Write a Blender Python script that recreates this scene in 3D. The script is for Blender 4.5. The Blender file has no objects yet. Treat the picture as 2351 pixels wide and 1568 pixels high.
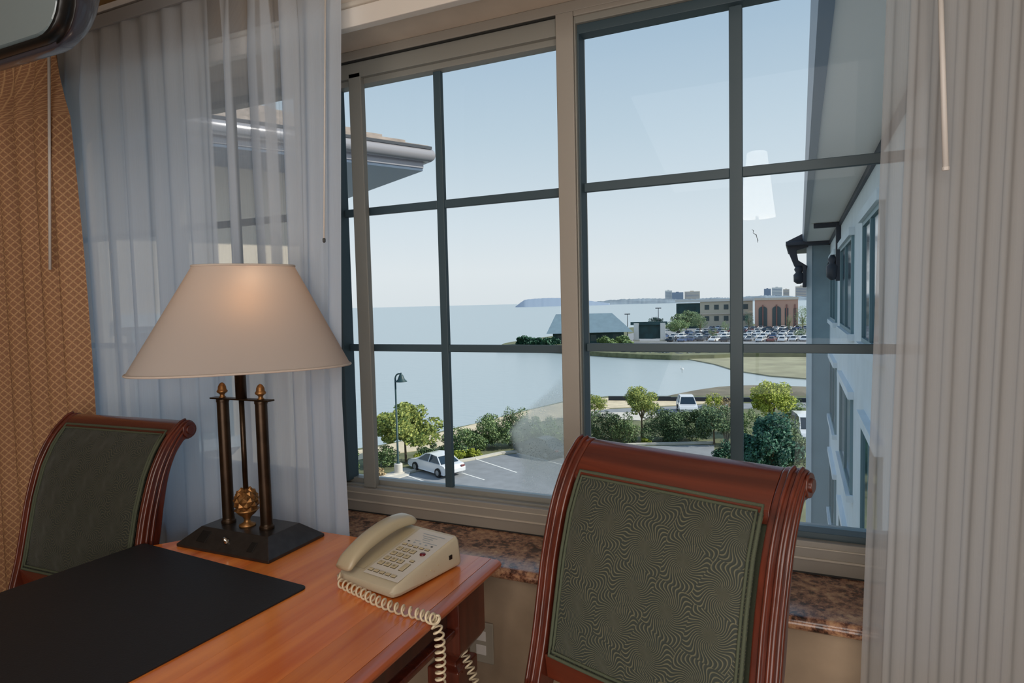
import bpy, bmesh, math, random
from math import sin, cos, pi, radians, sqrt, atan2
from mathutils import Vector, Matrix
random.seed(7)
C = bpy.context.scene.collection
SC = bpy.context.scene

# ------------------------------------------------------------------ camera
FPX, YAW, PIT, ROL = 1461.25, -0.4256, -0.0587, -0.0242
EYE = Vector((0, 0, 1.40))
_f = Vector((sin(YAW)*cos(PIT), cos(YAW)*cos(PIT), sin(PIT)))
_r = Vector((cos(YAW), -sin(YAW), 0)); _u = _r.cross(_f)
CR = _r*cos(ROL) + _u*sin(ROL); CU = -_r*sin(ROL) + _u*cos(ROL); CF = _f
cam = bpy.data.objects.new('camera', bpy.data.cameras.new('camera')); C.objects.link(cam)
cam.matrix_world = Matrix(((CR.x, CU.x, -CF.x, EYE.x), (CR.y, CU.y, -CF.y, EYE.y), (CR.z, CU.z, -CF.z, EYE.z), (0, 0, 0, 1)))
cam.data.sensor_width = 36; cam.data.lens = 36*FPX/2351; cam.data.clip_start = 0.05; cam.data.clip_end = 60000
SC.camera = cam
SC.view_settings.view_transform = 'Standard'; SC.view_settings.look = 'None'
SC.view_settings.exposure = 0.0; SC.view_settings.gamma = 1.0; SC.view_settings.use_curve_mapping = False
SC.cycles.use_denoising = True
SC.cycles.max_bounces = 10; SC.cycles.transparent_max_bounces = 40; SC.cycles.sample_clamp_indirect = 4.0
SC.cycles.caustics_reflective = False; SC.cycles.caustics_refractive = False

def ray(x, y): return (x-1175.5)*CR - (y-784)*CU + FPX*CF
def onz(x, y, z): d = ray(x, y); return EYE + d*((z-EYE.z)/d.z)
def ony(x, y, Y): d = ray(x, y); return EYE + d*(Y/d.y)
def onx(x, y, X): d = ray(x, y); return EYE + d*(X/d.x)
def ondist(x, y, D):
    d = ray(x, y); return EYE + d*(D/sqrt(d.x*d.x+d.y*d.y))
GZ = -10.4
def G(x, y, z=GZ): return onz(x, y, z)

def lin(c):
    return tuple(((v/255)/12.92 if v/255 <= 0.04045 else (((v/255)+0.055)/1.055)**2.4) for v in c) + (1.0,)

# ------------------------------------------------------------------ world: hazy pale blue sky
W = bpy.data.worlds.new('sky'); SC.world = W; W.use_nodes = True
nt = W.node_tree; nt.nodes.clear()
o = nt.nodes.new('ShaderNodeOutputWorld'); bg = nt.nodes.new('ShaderNodeBackground')
tc = nt.nodes.new('ShaderNodeTexCoord'); sx = nt.nodes.new('ShaderNodeSeparateXYZ'); rp = nt.nodes.new('ShaderNodeValToRGB')
nt.links.new(tc.outputs['Generated'], sx.inputs[0]); nt.links.new(sx.outputs['Z'], rp.inputs[0])
cr = rp.color_ramp
cr.elements[0].position = 0.0; cr.elements[0].color = lin((226, 230, 234))
cr.elements[1].position = 1.0; cr.elements[1].color = lin((128, 158, 196))
for p, c in ((0.05, (230, 234, 238)), (0.12, (219, 228, 236)), (0.25, (194, 211, 225)), (0.42, (165, 189, 212))):
    e = cr.elements.new(p); e.color = lin(c)
nt.links.new(rp.outputs[0], bg.inputs[0]); bg.inputs[1].default_value = 1.0; nt.links.new(bg.outputs[0], o.inputs[0])

# ------------------------------------------------------------------ sun and added room fill lights
def light(name, kind, loc, rot, energy, color, **kw):
    l = bpy.data.lights.new(name, kind); l.energy = energy; l.color = color
    for k, v in kw.items(): setattr(l, k, v)
    ob = bpy.data.objects.new(name, l); C.objects.link(ob); ob.location = loc; ob.rotation_euler = rot; return ob
sun = light('sun', 'SUN', (60, 20, 60), (0, 0, 0), 4.6, (1.0, 0.93, 0.82), angle=radians(0.7))
sun.rotation_euler = Vector((0.80, 0.22, 0.56)).to_track_quat('Z', 'Y').to_euler()
light('ceiling_fill_light', 'AREA', (0.1, -1.0, 2.60), (radians(14), 0, 0), 36, (1.0, 0.95, 0.91), size=2.2)  # added overhead fill to brighten the room; no ceiling fixture stands here
light('back_fill_light', 'AREA', (1.38, -1.5, 1.6), (radians(84), 0, radians(33)), 26, (1.0, 0.96, 0.93), size=1.2)  # added fill behind the camera, aimed at the window wall
light('floor_bounce_fill', 'AREA', (-0.2, -1.2, 0.5), (radians(140), 0, radians(10)), 34, (1.0, 0.95, 0.90), size=1.8)  # added upward fill standing in for light bounced off the floor

# ------------------------------------------------------------------ materials
def _mat(name):
    m = bpy.data.materials.new(name); m.use_nodes = True
    n = m.node_tree.nodes; b = n['Principled BSDF']; return m, n, m.node_tree.links, b
def plain(name, c, rough=0.6, metal=0.0, spec=0.5, noise=0.0, scale=20, bump=0.0, bscale=200, coat=0.0, srgb=True):
    m, n, L, b = _mat(name); col = lin(c) if srgb else tuple(c)+(1,)
    b.inputs['Base Color'].default_value = col; b.inputs['Roughness'].default_value = rough
    b.inputs['Metallic'].default_value = metal; b.inputs['Specular IOR Level'].default_value = spec
    b.inputs['Coat Weight'].default_value = coat; b.inputs['Coat Roughness'].default_value = 0.1
    if noise or bump:
        t = n.new('ShaderNodeTexCoord')
    if noise:
        x = n.new('ShaderNodeTexNoise'); x.inputs['Scale'].default_value = scale; x.inputs['Detail'].default_value = 5
        L.new(t.outputs['Object'], x.inputs['Vector'])
        r = n.new('ShaderNodeValToRGB')
        r.color_ramp.elements[0].position = 0.3; r.color_ramp.elements[1].position = 0.7
        r.color_ramp.elements[0].color = tuple(v*(1-noise) for v in col[:3])+(1,)
        r.color_ramp.elements[1].color = tuple(min(1, v*(1+noise)) for v in col[:3])+(1,)
        L.new(x.outputs['Fac'], r.inputs[0]); L.new(r.outputs[0], b.inputs['Base Color'])
    if bump:
        x = n.new('ShaderNodeTexNoise'); x.inputs['Scale'].default_value = bscale; x.inputs['Detail'].default_value = 3
        L.new(t.outputs['Object'], x.inputs['Vector'])
        bp = n.new('ShaderNodeBump'); bp.inputs['Strength'].default_value = bump; bp.inputs['Distance'].default_value = 0.002
        L.new(x.outputs['Fac'], bp.inputs['Height']); L.new(bp.outputs[0], b.inputs['Normal'])
    return m
def wood(name, c1, c2, rough, axis='Y', coat=0.4, scale=1.0, vary=0.0):
    m, n, L, b = _mat(name)
    t = n.new('ShaderNodeTexCoord'); mp = n.new('ShaderNodeMapping')
    s = {'X': (2, 30, 30), 'Y': (30, 2, 30), 'Z': (30, 30, 2)}[axis]
    mp.inputs['Scale'].default_value = tuple(v*scale for v in s); L.new(t.outputs['Object'], mp.inputs[0])
    x = n.new('ShaderNodeTexNoise'); x.inputs['Scale'].default_value = 1.0; x.inputs['Detail'].default_value = 6; x.inputs['Distortion'].default_value = 0.6
    L.new(mp.outputs[0], x.inputs['Vector'])
    r = n.new('ShaderNodeValToRGB'); r.color_ramp.elements[0].position = 0.3; r.color_ramp.elements[1].position = 0.72
    r.color_ramp.elements[0].color = lin(c1); r.color_ramp.elements[1].color = lin(c2)
    L.new(x.outputs['Fac'], r.inputs[0])
    out = r.outputs[0]
    if vary:
        oi = n.new('ShaderNodeObjectInfo'); hs = n.new('ShaderNodeHueSaturation')
        mr = n.new('ShaderNodeMapRange'); mr.inputs['To Min'].default_value = 1-vary; mr.inputs['To Max'].default_value = 1+vary
        L.new(oi.outputs['Random'], mr.inputs['Value']); L.new(mr.outputs[0], hs.inputs['Value']); L.new(out, hs.inputs['Color']); out = hs.outputs[0]
    L.new(out, b.inputs['Base Color'])
    b.inputs['Roughness'].default_value = rough; b.inputs['Coat Weight'].default_value = coat; b.inputs['Coat Roughness'].default_value = 0.18
    return m
def granite(name):
    m, n, L, b = _mat(name)
    t = n.new('ShaderNodeTexCoord')
    v = n.new('ShaderNodeTexNoise'); v.inputs['Scale'].default_value = 70; v.inputs['Detail'].default_value = 6; v.inputs['Roughness'].default_value = 0.75
    w = n.new('ShaderNodeTexNoise'); w.inputs['Scale'].default_value = 17; w.inputs['Detail'].default_value = 6; w.inputs['Distortion'].default_value = 1.2
    L.new(t.outputs['Object'], v.inputs['Vector']); L.new(t.outputs['Object'], w.inputs['Vector'])
    ad = n.new('ShaderNodeMath'); ad.operation = 'MULTIPLY_ADD'; ad.inputs[1].default_value = 0.55
    L.new(v.outputs['Fac'], ad.inputs[0]); ml = n.new('ShaderNodeMath'); ml.operation = 'MULTIPLY'; ml.inputs[1].default_value = 0.45
    L.new(w.outputs['Fac'], ml.inputs[0]); L.new(ml.outputs[0], ad.inputs[2])
    r = n.new('ShaderNodeValToRGB'); e = r.color_ramp.elements
    e[0].position = 0.38; e[0].color = lin((38, 24, 20)); e[1].position = 0.66; e[1].color = lin((205, 170, 130))
    for p, c in ((0.45, (96, 62, 48)), (0.50, (150, 108, 84)), (0.57, (176, 134, 100))): q = e.new(p); q.color = lin(c)
    L.new(ad.outputs[0], r.inputs[0]); L.new(r.outputs[0], b.inputs['Base Color'])
    b.inputs['Roughness'].default_value = 0.16; b.inputs['Specular IOR Level'].default_value = 0.7
    return m
def math_node(n, L, op, a, b=None, c=None):
    x = n.new('ShaderNodeMath'); x.operation = op
    for i, v in enumerate((a, b, c)):
        if v is None: continue
        if isinstance(v, (int, float)): x.inputs[i].default_value = v
        else: L.new(v, x.inputs[i])
    return x.outputs[0]
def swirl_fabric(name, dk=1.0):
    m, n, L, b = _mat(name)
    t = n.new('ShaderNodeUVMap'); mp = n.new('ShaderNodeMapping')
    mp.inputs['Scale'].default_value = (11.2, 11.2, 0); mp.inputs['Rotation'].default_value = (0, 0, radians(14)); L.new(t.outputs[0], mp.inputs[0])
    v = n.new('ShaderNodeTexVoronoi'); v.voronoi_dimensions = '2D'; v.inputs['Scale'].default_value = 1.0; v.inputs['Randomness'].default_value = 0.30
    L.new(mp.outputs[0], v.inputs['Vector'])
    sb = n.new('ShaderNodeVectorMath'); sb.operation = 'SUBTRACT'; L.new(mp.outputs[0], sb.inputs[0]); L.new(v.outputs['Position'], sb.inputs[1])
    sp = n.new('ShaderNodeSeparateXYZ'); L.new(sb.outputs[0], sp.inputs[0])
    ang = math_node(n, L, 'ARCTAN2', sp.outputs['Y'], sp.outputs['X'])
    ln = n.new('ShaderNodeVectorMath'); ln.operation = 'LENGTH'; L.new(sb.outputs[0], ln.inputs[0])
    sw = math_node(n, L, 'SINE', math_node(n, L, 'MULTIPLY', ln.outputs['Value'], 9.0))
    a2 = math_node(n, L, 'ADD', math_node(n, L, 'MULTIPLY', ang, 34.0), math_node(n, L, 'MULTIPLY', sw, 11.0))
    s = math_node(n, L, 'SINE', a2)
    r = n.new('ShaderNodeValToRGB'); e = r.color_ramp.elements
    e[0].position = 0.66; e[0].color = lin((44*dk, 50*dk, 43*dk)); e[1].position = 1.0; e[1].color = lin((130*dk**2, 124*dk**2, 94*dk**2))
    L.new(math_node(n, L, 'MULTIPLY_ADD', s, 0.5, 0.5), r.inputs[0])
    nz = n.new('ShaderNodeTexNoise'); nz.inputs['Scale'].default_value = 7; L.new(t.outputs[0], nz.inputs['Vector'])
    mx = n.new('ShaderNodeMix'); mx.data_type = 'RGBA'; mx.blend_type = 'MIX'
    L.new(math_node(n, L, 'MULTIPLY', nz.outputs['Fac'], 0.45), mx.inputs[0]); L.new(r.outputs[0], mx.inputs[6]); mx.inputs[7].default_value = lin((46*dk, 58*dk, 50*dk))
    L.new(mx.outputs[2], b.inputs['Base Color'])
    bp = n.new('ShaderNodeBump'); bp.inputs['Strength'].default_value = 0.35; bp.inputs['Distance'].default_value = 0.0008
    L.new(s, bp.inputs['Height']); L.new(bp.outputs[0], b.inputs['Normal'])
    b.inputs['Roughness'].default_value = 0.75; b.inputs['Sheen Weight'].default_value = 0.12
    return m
def lattice_fabric(name):
    m, n, L, b = _mat(name)
    t = n.new('ShaderNodeUVMap'); mp = n.new('ShaderNodeMapping'); mp.inputs['Scale'].default_value = (72*pi/2, 72*pi/2, 0); L.new(t.outputs[0], mp.inputs[0])
    sp = n.new('ShaderNodeSeparateXYZ'); L.new(mp.outputs[0], sp.inputs[0])
    p = math_node(n, L, 'ABSOLUTE', math_node(n, L, 'SINE', math_node(n, L, 'ADD', sp.outputs[0], sp.outputs[1])))
    q = math_node(n, L, 'ABSOLUTE', math_node(n, L, 'SINE', math_node(n, L, 'SUBTRACT', sp.outputs[0], sp.outputs[1])))
    mn = math_node(n, L, 'MINIMUM', p, q)
    r = n.new('ShaderNodeValToRGB'); e = r.color_ramp.elements
    e[0].position = 0.10; e[0].color = lin((186, 146, 104)); e[1].position = 0.45; e[1].color = lin((146, 104, 74))
    L.new(mn, r.inputs[0])
    nz = n.new('ShaderNodeTexNoise'); nz.inputs['Scale'].default_value = 220; L.new(t.outputs[0], nz.inputs['Vector'])
    hs = n.new('ShaderNodeHueSaturation'); L.new(r.outputs[0], hs.inputs['Color']); L.new(math_node(n, L, 'MULTIPLY_ADD', nz.outputs['Fac'], 0.9, 0.55), hs.inputs['Value'])
    L.new(hs.outputs[0], b.inputs['Base Color']); b.inputs['Roughness'].default_value = 0.8
    return m
def sheer(name, c, transp, trl=0.45):
    m, n, L, b = _mat(name); n.remove(b); out = [x for x in n if x.type == 'OUTPUT_MATERIAL'][0]
    d = n.new('ShaderNodeBsdfDiffuse'); d.inputs[0].default_value = lin(c)
    tl = n.new('ShaderNodeBsdfTranslucent'); tl.inputs[0].default_value = lin((c[0]*0.92, c[1]*0.99, min(255, c[2]*1.06)))
    tr = n.new('ShaderNodeBsdfTransparent')
    t = n.new('ShaderNodeUVMap'); mp = n.new('ShaderNodeMapping'); mp.inputs['Scale'].default_value = (700, 5, 0); L.new(t.outputs[0], mp.inputs[0])
    nz = n.new('ShaderNodeTexNoise'); nz.inputs['Scale'].default_value = 1; L.new(mp.outputs[0], nz.inputs['Vector'])
    m1 = n.new('ShaderNodeMixShader'); m1.inputs[0].default_value = trl; L.new(d.outputs[0], m1.inputs[1]); L.new(tl.outputs[0], m1.inputs[2])
    m2 = n.new('ShaderNodeMixShader'); at_ = n.new('ShaderNodeAttribute'); at_.attribute_name = 'openness'
    L.new(math_node(n, L, 'ADD', math_node(n, L, 'MULTIPLY_ADD', nz.outputs['Fac'], 0.10, transp-0.05), at_.outputs['Fac']), m2.inputs[0])
    L.new(m1.outputs[0], m2.inputs[1]); L.new(tr.outputs[0], m2.inputs[2]); L.new(m2.outputs[0], out.inputs[0])
    return m
def glass(name, tint=(247, 252, 252), refl=0.40, dark=None):
    m, n, L, b = _mat(name); n.remove(b); out = [x for x in n if x.type == 'OUTPUT_MATERIAL'][0]
    tr = n.new('ShaderNodeBsdfTransparent'); tr.inputs[0].default_value = lin(tint)
    gl = n.new('ShaderNodeBsdfGlossy'); gl.inputs['Roughness'].default_value = 0.0
    fr = n.new('ShaderNodeFresnel'); fr.inputs[0].default_value = 1.45
    mx = n.new('ShaderNodeMixShader'); L.new(math_node(n, L, 'MULTIPLY', fr.outputs[0], refl), mx.inputs[0])
    L.new(tr.outputs[0], mx.inputs[1]); L.new(gl.outputs[0], mx.inputs[2]); L.new(mx.outputs[0], out.inputs[0])
    return m
def leaf(name, c1, c2):
    m, n, L, b = _mat(name); g = n.new('ShaderNodeNewGeometry'); r = n.new('ShaderNodeValToRGB')
    r.color_ramp.elements[0].color = lin(c1); r.color_ramp.elements[1].color = lin(c2)
    L.new(g.outputs['Random Per Island'], r.inputs[0]); L.new(r.outputs[0], b.inputs['Base Color']); b.inputs['Roughness'].default_value = 0.65
    return m
def shade_mat(name):
    m, n, L, b = _mat(name); n.remove(b); out = [x for x in n if x.type == 'OUTPUT_MATERIAL'][0]
    d = n.new('ShaderNodeBsdfDiffuse'); d.inputs[0].default_value = lin((192, 184, 178))
    tl = n.new('ShaderNodeBsdfTranslucent'); tl.inputs[0].default_value = lin((222, 196, 172))
    mx = n.new('ShaderNodeMixShader'); mx.inputs[0].default_value = 0.35
    L.new(d.outputs[0], mx.inputs[1]); L.new(tl.outputs[0], mx.inputs[2]); L.new(mx.outputs[0], out.inputs[0]); return m
def emit(name, c, s):
    m, n, L, b = _mat(name); b.inputs['Emission Color'].default_value = lin(c); b.inputs['Emission Strength'].default_value = s
    b.inputs['Base Color'].default_value = lin(c); return m
def water(name):
    m, n, L, b = _mat(name)
    b.inputs['Base Color'].default_value = lin((168, 180, 184)); b.inputs['Roughness'].default_value = 0.28; b.inputs['Specular IOR Level'].default_value = 0.6
    t = n.new('ShaderNodeTexCoord'); mp = n.new('ShaderNodeMapping'); mp.inputs['Scale'].default_value = (0.9, 2.2, 1); mp.inputs['Rotation'].default_value = (0, 0, radians(20)); L.new(t.outputs['Object'], mp.inputs[0])
    x = n.new('ShaderNodeTexNoise'); x.inputs['Scale'].default_value = 0.6; x.inputs['Detail'].default_value = 4; L.new(mp.outputs[0], x.inputs['Vector'])
    bp = n.new('ShaderNodeBump'); bp.inputs['Strength'].default_value = 0.25; bp.inputs['Distance'].default_value = 0.25
    L.new(x.outputs['Fac'], bp.inputs['Height']); L.new(bp.outputs[0], b.inputs['Normal'])
    return m
def fog_film(name):
    m, n, L, b = _mat(name); n.remove(b); out = [x for x in n if x.type == 'OUTPUT_MATERIAL'][0]
    t = n.new('ShaderNodeUVMap')
    a = n.new('ShaderNodeAttribute'); a.attribute_name = 'film'
    v = n.new('ShaderNodeTexNoise'); v.inputs['Scale'].default_value = 260; v.inputs['Detail'].default_value = 3; L.new(t.outputs[0], v.inputs['Vector'])
    w = n.new('ShaderNodeTexNoise'); w.inputs['Scale'].default_value = 14; L.new(t.outputs[0], w.inputs['Vector'])
    drops = math_node(n, L, 'GREATER_THAN', math_node(n, L, 'ADD', v.outputs['Fac'], math_node(n, L, 'MULTIPLY', w.outputs['Fac'], 0.35)), 0.80)
    base = math_node(n, L, 'MULTIPLY', a.outputs['Fac'], math_node(n, L, 'MULTIPLY_ADD', w.outputs['Fac'], 0.5, 0.55))
    al = math_node(n, L, 'MULTIPLY', base, math_node(n, L, 'SUBTRACT', 1.0, math_node(n, L, 'MULTIPLY', drops, 0.55)))
    tr = n.new('ShaderNodeBsdfTransparent'); tl = n.new('ShaderNodeBsdfTranslucent'); tl.inputs[0].default_value = lin((250, 251, 252))
    rf = n.new('ShaderNodeBsdfRefraction'); rf.inputs['Roughness'].default_value = 0.55; rf.inputs['IOR'].default_value = 1.2
    m0 = n.new('ShaderNodeMixShader'); m0.inputs[0].default_value = 0.65; L.new(tl.outputs[0], m0.inputs[1]); L.new(rf.outputs[0], m0.inputs[2])
    mx = n.new('ShaderNodeMixShader'); L.new(al, mx.inputs[0]); L.new(tr.outputs[0], mx.inputs[1]); L.new(m0.outputs[0], mx.inputs[2]); L.new(mx.outputs[0], out.inputs[0])
    return m

M = dict(
    wall=plain('wallpaper', (150, 130, 108), 0.85, noise=0.16, scale=9, bump=0.15, bscale=60),
    wall_brown=plain('upper_board_brown', (128, 98, 58), 0.8, noise=0.1, scale=9), wall_up=plain('wallpaper_upper', (206, 190, 172), 0.85, noise=0.06, scale=9),
    ceiling=plain('ceiling_paint', (200, 194, 184), 0.9), carpet=plain('carpet', (140, 120, 98), 0.95, noise=0.3, scale=120),
    frame=plain('window_frame', (150, 143, 133), 0.45), sash=plain('window_sash', (138, 136, 128), 0.45),
    grid=plain('window_grid', (58, 76, 84), 0.5), ledge=plain('outer_ledge_metal', (96, 132, 152), 0.35), gasket=plain('gasket', (40, 40, 38), 0.6),
    casing=plain('head_casing_paint', (214, 206, 196), 0.5), trim=plain('head_trim', (190, 180, 166), 0.5),
    granite=granite('granite'), glass=glass('window_glass'), film=fog_film('condensation'),
    cherry=wood('cherry_desk', (200, 98, 38), (242, 146, 68), 0.26, 'Y', 0.55, 0.6, 0.16),
    cherry_dark=wood('cherry_edge', (140, 66, 38), (184, 100, 60), 0.30, 'Y', 0.5),
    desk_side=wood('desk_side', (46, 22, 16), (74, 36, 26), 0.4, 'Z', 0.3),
    mahog=wood('mahogany', (68, 27, 18), (104, 46, 30), 0.27, 'Z', 0.5), mahog_x=wood('mahogany_rail', (74, 30, 19), (112, 50, 31), 0.25, 'X', 0.55),
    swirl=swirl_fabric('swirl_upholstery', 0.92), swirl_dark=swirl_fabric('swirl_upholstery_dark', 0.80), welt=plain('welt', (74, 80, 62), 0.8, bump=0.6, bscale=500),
    pad=plain('desk_pad', (20, 22, 27), 0.55, noise=0.1, scale=120, bump=0.2, bscale=300), pad_edge=plain('pad_edge', (18, 18, 20), 0.5),
    bronze=plain('dark_bronze', (62, 48, 36), 0.32, 0.75, noise=0.3, scale=25), bronze_base=plain('bronze_base', (66, 62, 60), 0.34, 0.7, noise=0.15, scale=40),
    gold=plain('antique_gold', (150, 108, 64), 0.38, 0.75, noise=0.35, scale=60), black=plain('black_plastic', (12, 12, 13), 0.4),
    chrome=plain('chrome', (200, 198, 190), 0.15, 1.0), shade=shade_mat('lamp_shade'), hem=plain('shade_trim', (190, 176, 164), 0.8),
    bulb=emit('lamp_bulb', (255, 205, 150), 4),
    phone=plain('phone_cream', (190, 180, 156), 0.42, coat=0.2), phone_hs=plain('phone_handset', (182, 170, 142), 0.38, coat=0.25), plate=plain('phone_face', (206, 200, 190), 0.45),
    key=plain('phone_key', (186, 172, 140), 0.45), keyline=plain('key_recess', (96, 86, 66), 0.6), ink=plain('ink', (60, 62, 62), 0.6), ink_pale=plain('ink_pale', (150, 160, 166), 0.6),
    red=plain('message_lamp', (96, 22, 30), 0.25), cord=plain('phone_cord', (212, 196, 166), 0.45),
    drape=lattice_fabric('lattice_drape'), sheer=sheer('sheer', (226, 228, 231), 0.07, 0.62), sheer_r=sheer('sheer_lined', (184, 181, 178), 0.06), white=plain('white_plastic', (206, 200, 194), 0.4),
    tv=plain('tv_housing', (58, 56, 64), 0.22, coat=0.4), tvb=plain('tv_bezel', (14, 15, 16), 0.3), screen=plain('tv_screen', (116, 128, 130), 0.12, coat=0.5),
    outlet=plain('outlet_plate', (150, 142, 128), 0.5),
    stucco=plain('cream_stucco', (214, 202, 186), 0.9, noise=0.05, scale=3), stucco_b=plain('wing_stucco', (208, 220, 228), 0.9, noise=0.04, scale=2),
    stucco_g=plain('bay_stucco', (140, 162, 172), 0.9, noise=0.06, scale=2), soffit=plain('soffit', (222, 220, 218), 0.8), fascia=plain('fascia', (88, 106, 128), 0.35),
    gutter=plain('gutter', (176, 174, 180), 0.3, 0.4), shingle=plain('shingle', (168, 156, 148), 0.9, noise=0.2, scale=8), winframe=plain('outdoor_frame', (104, 136, 146), 0.5),
    winglass=plain('outdoor_pane', (44, 82, 98), 0.08, spec=0.8), iron=plain('dark_iron', (34, 44, 58), 0.5),
    asphalt=plain('asphalt', (140, 143, 147), 0.9, noise=0.1, scale=1.5), concrete=plain('concrete', (208, 202, 192), 0.9, noise=0.08, scale=2), paint=plain('line_paint', (232, 230, 226), 0.8),
    grass=plain('grass', (108, 112, 82), 0.95, noise=0.3, scale=0.8), sand=plain('dry_sand', (212, 196, 168), 0.95, noise=0.15, scale=1), mud=plain('marsh_mud', (112, 106, 90), 0.95, noise=0.3, scale=0.4),
    marsh=plain('salt_marsh', (146, 144, 118), 0.95, noise=0.25, scale=0.25), rock=plain('shore_rock', (92, 100, 98), 0.9, noise=0.4, scale=1.2), water=water('bay_water'),
    bark=plain('bark', (120, 104, 84), 0.9, noise=0.3, scale=8), twig=plain('pale_twig', (178, 170, 158), 0.9),
    carwhite=plain('car_white', (226, 228, 232), 0.25, coat=0.5), cargrey=plain('car_grey', (120, 126, 136), 0.25, coat=0.5), cardark=plain('car_dark', (34, 48, 62), 0.25, coat=0.5), carblue=plain('car_blue', (70, 92, 130), 0.25, coat=0.5), carred=plain('car_red', (120, 60, 62), 0.25, coat=0.5),
    carglass=plain('car_glass', (28, 44, 56), 0.06, spec=0.9), tyre=plain('tyre', (26, 27, 30), 0.8), hub=plain('hub', (160, 164, 168), 0.3, 0.6),
    pole=plain('green_pole', (36, 66, 70), 0.5), roofblue=plain('blue_roof', (120, 142, 154), 0.7, noise=0.08, scale=0.6), dkgreen=plain('dark_teal_wall', (40, 72, 76), 0.7, noise=0.3, scale=0.5),
    beige=plain('beige_wall', (206, 198, 180), 0.9), pink=plain('pink_wall', (204, 164, 146), 0.9), pinkdk=plain('pink_wall_recess', (150, 106, 98), 0.9), shadeglass=plain('far_pane', (66, 84, 88), 0.3),
    haze1=plain('far_hill_hazed', (150, 164, 182), 1.0, spec=0.0), haze2=plain('far_trees_hazed', (138, 150, 160), 1.0, spec=0.0, noise=0.2, scale=0.01), tower=plain('tower_white', (226, 224, 220), 0.9), tower2=plain('tower_grey', (142, 154, 172), 0.9), tower3=plain('tower_cream', (214, 200, 186), 0.9),  # distance haze mixed into the colours of the far hills and trees
    leafA=leaf('leaf_sunny', (78, 108, 50), (192, 196, 104)), leafB=leaf('leaf_dark', (40, 72, 54), (132, 156, 108)), leafC=leaf('leaf_lime', (104, 128, 40), (200, 206, 84)), leafD=leaf('leaf_teal', (20, 62, 56), (70, 122, 96)), leafE=leaf('leaf_far', (76, 110, 76), (146, 166, 108)), leafF=leaf('leaf_dry', (140, 124, 92), (200, 176, 136)),
)

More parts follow.
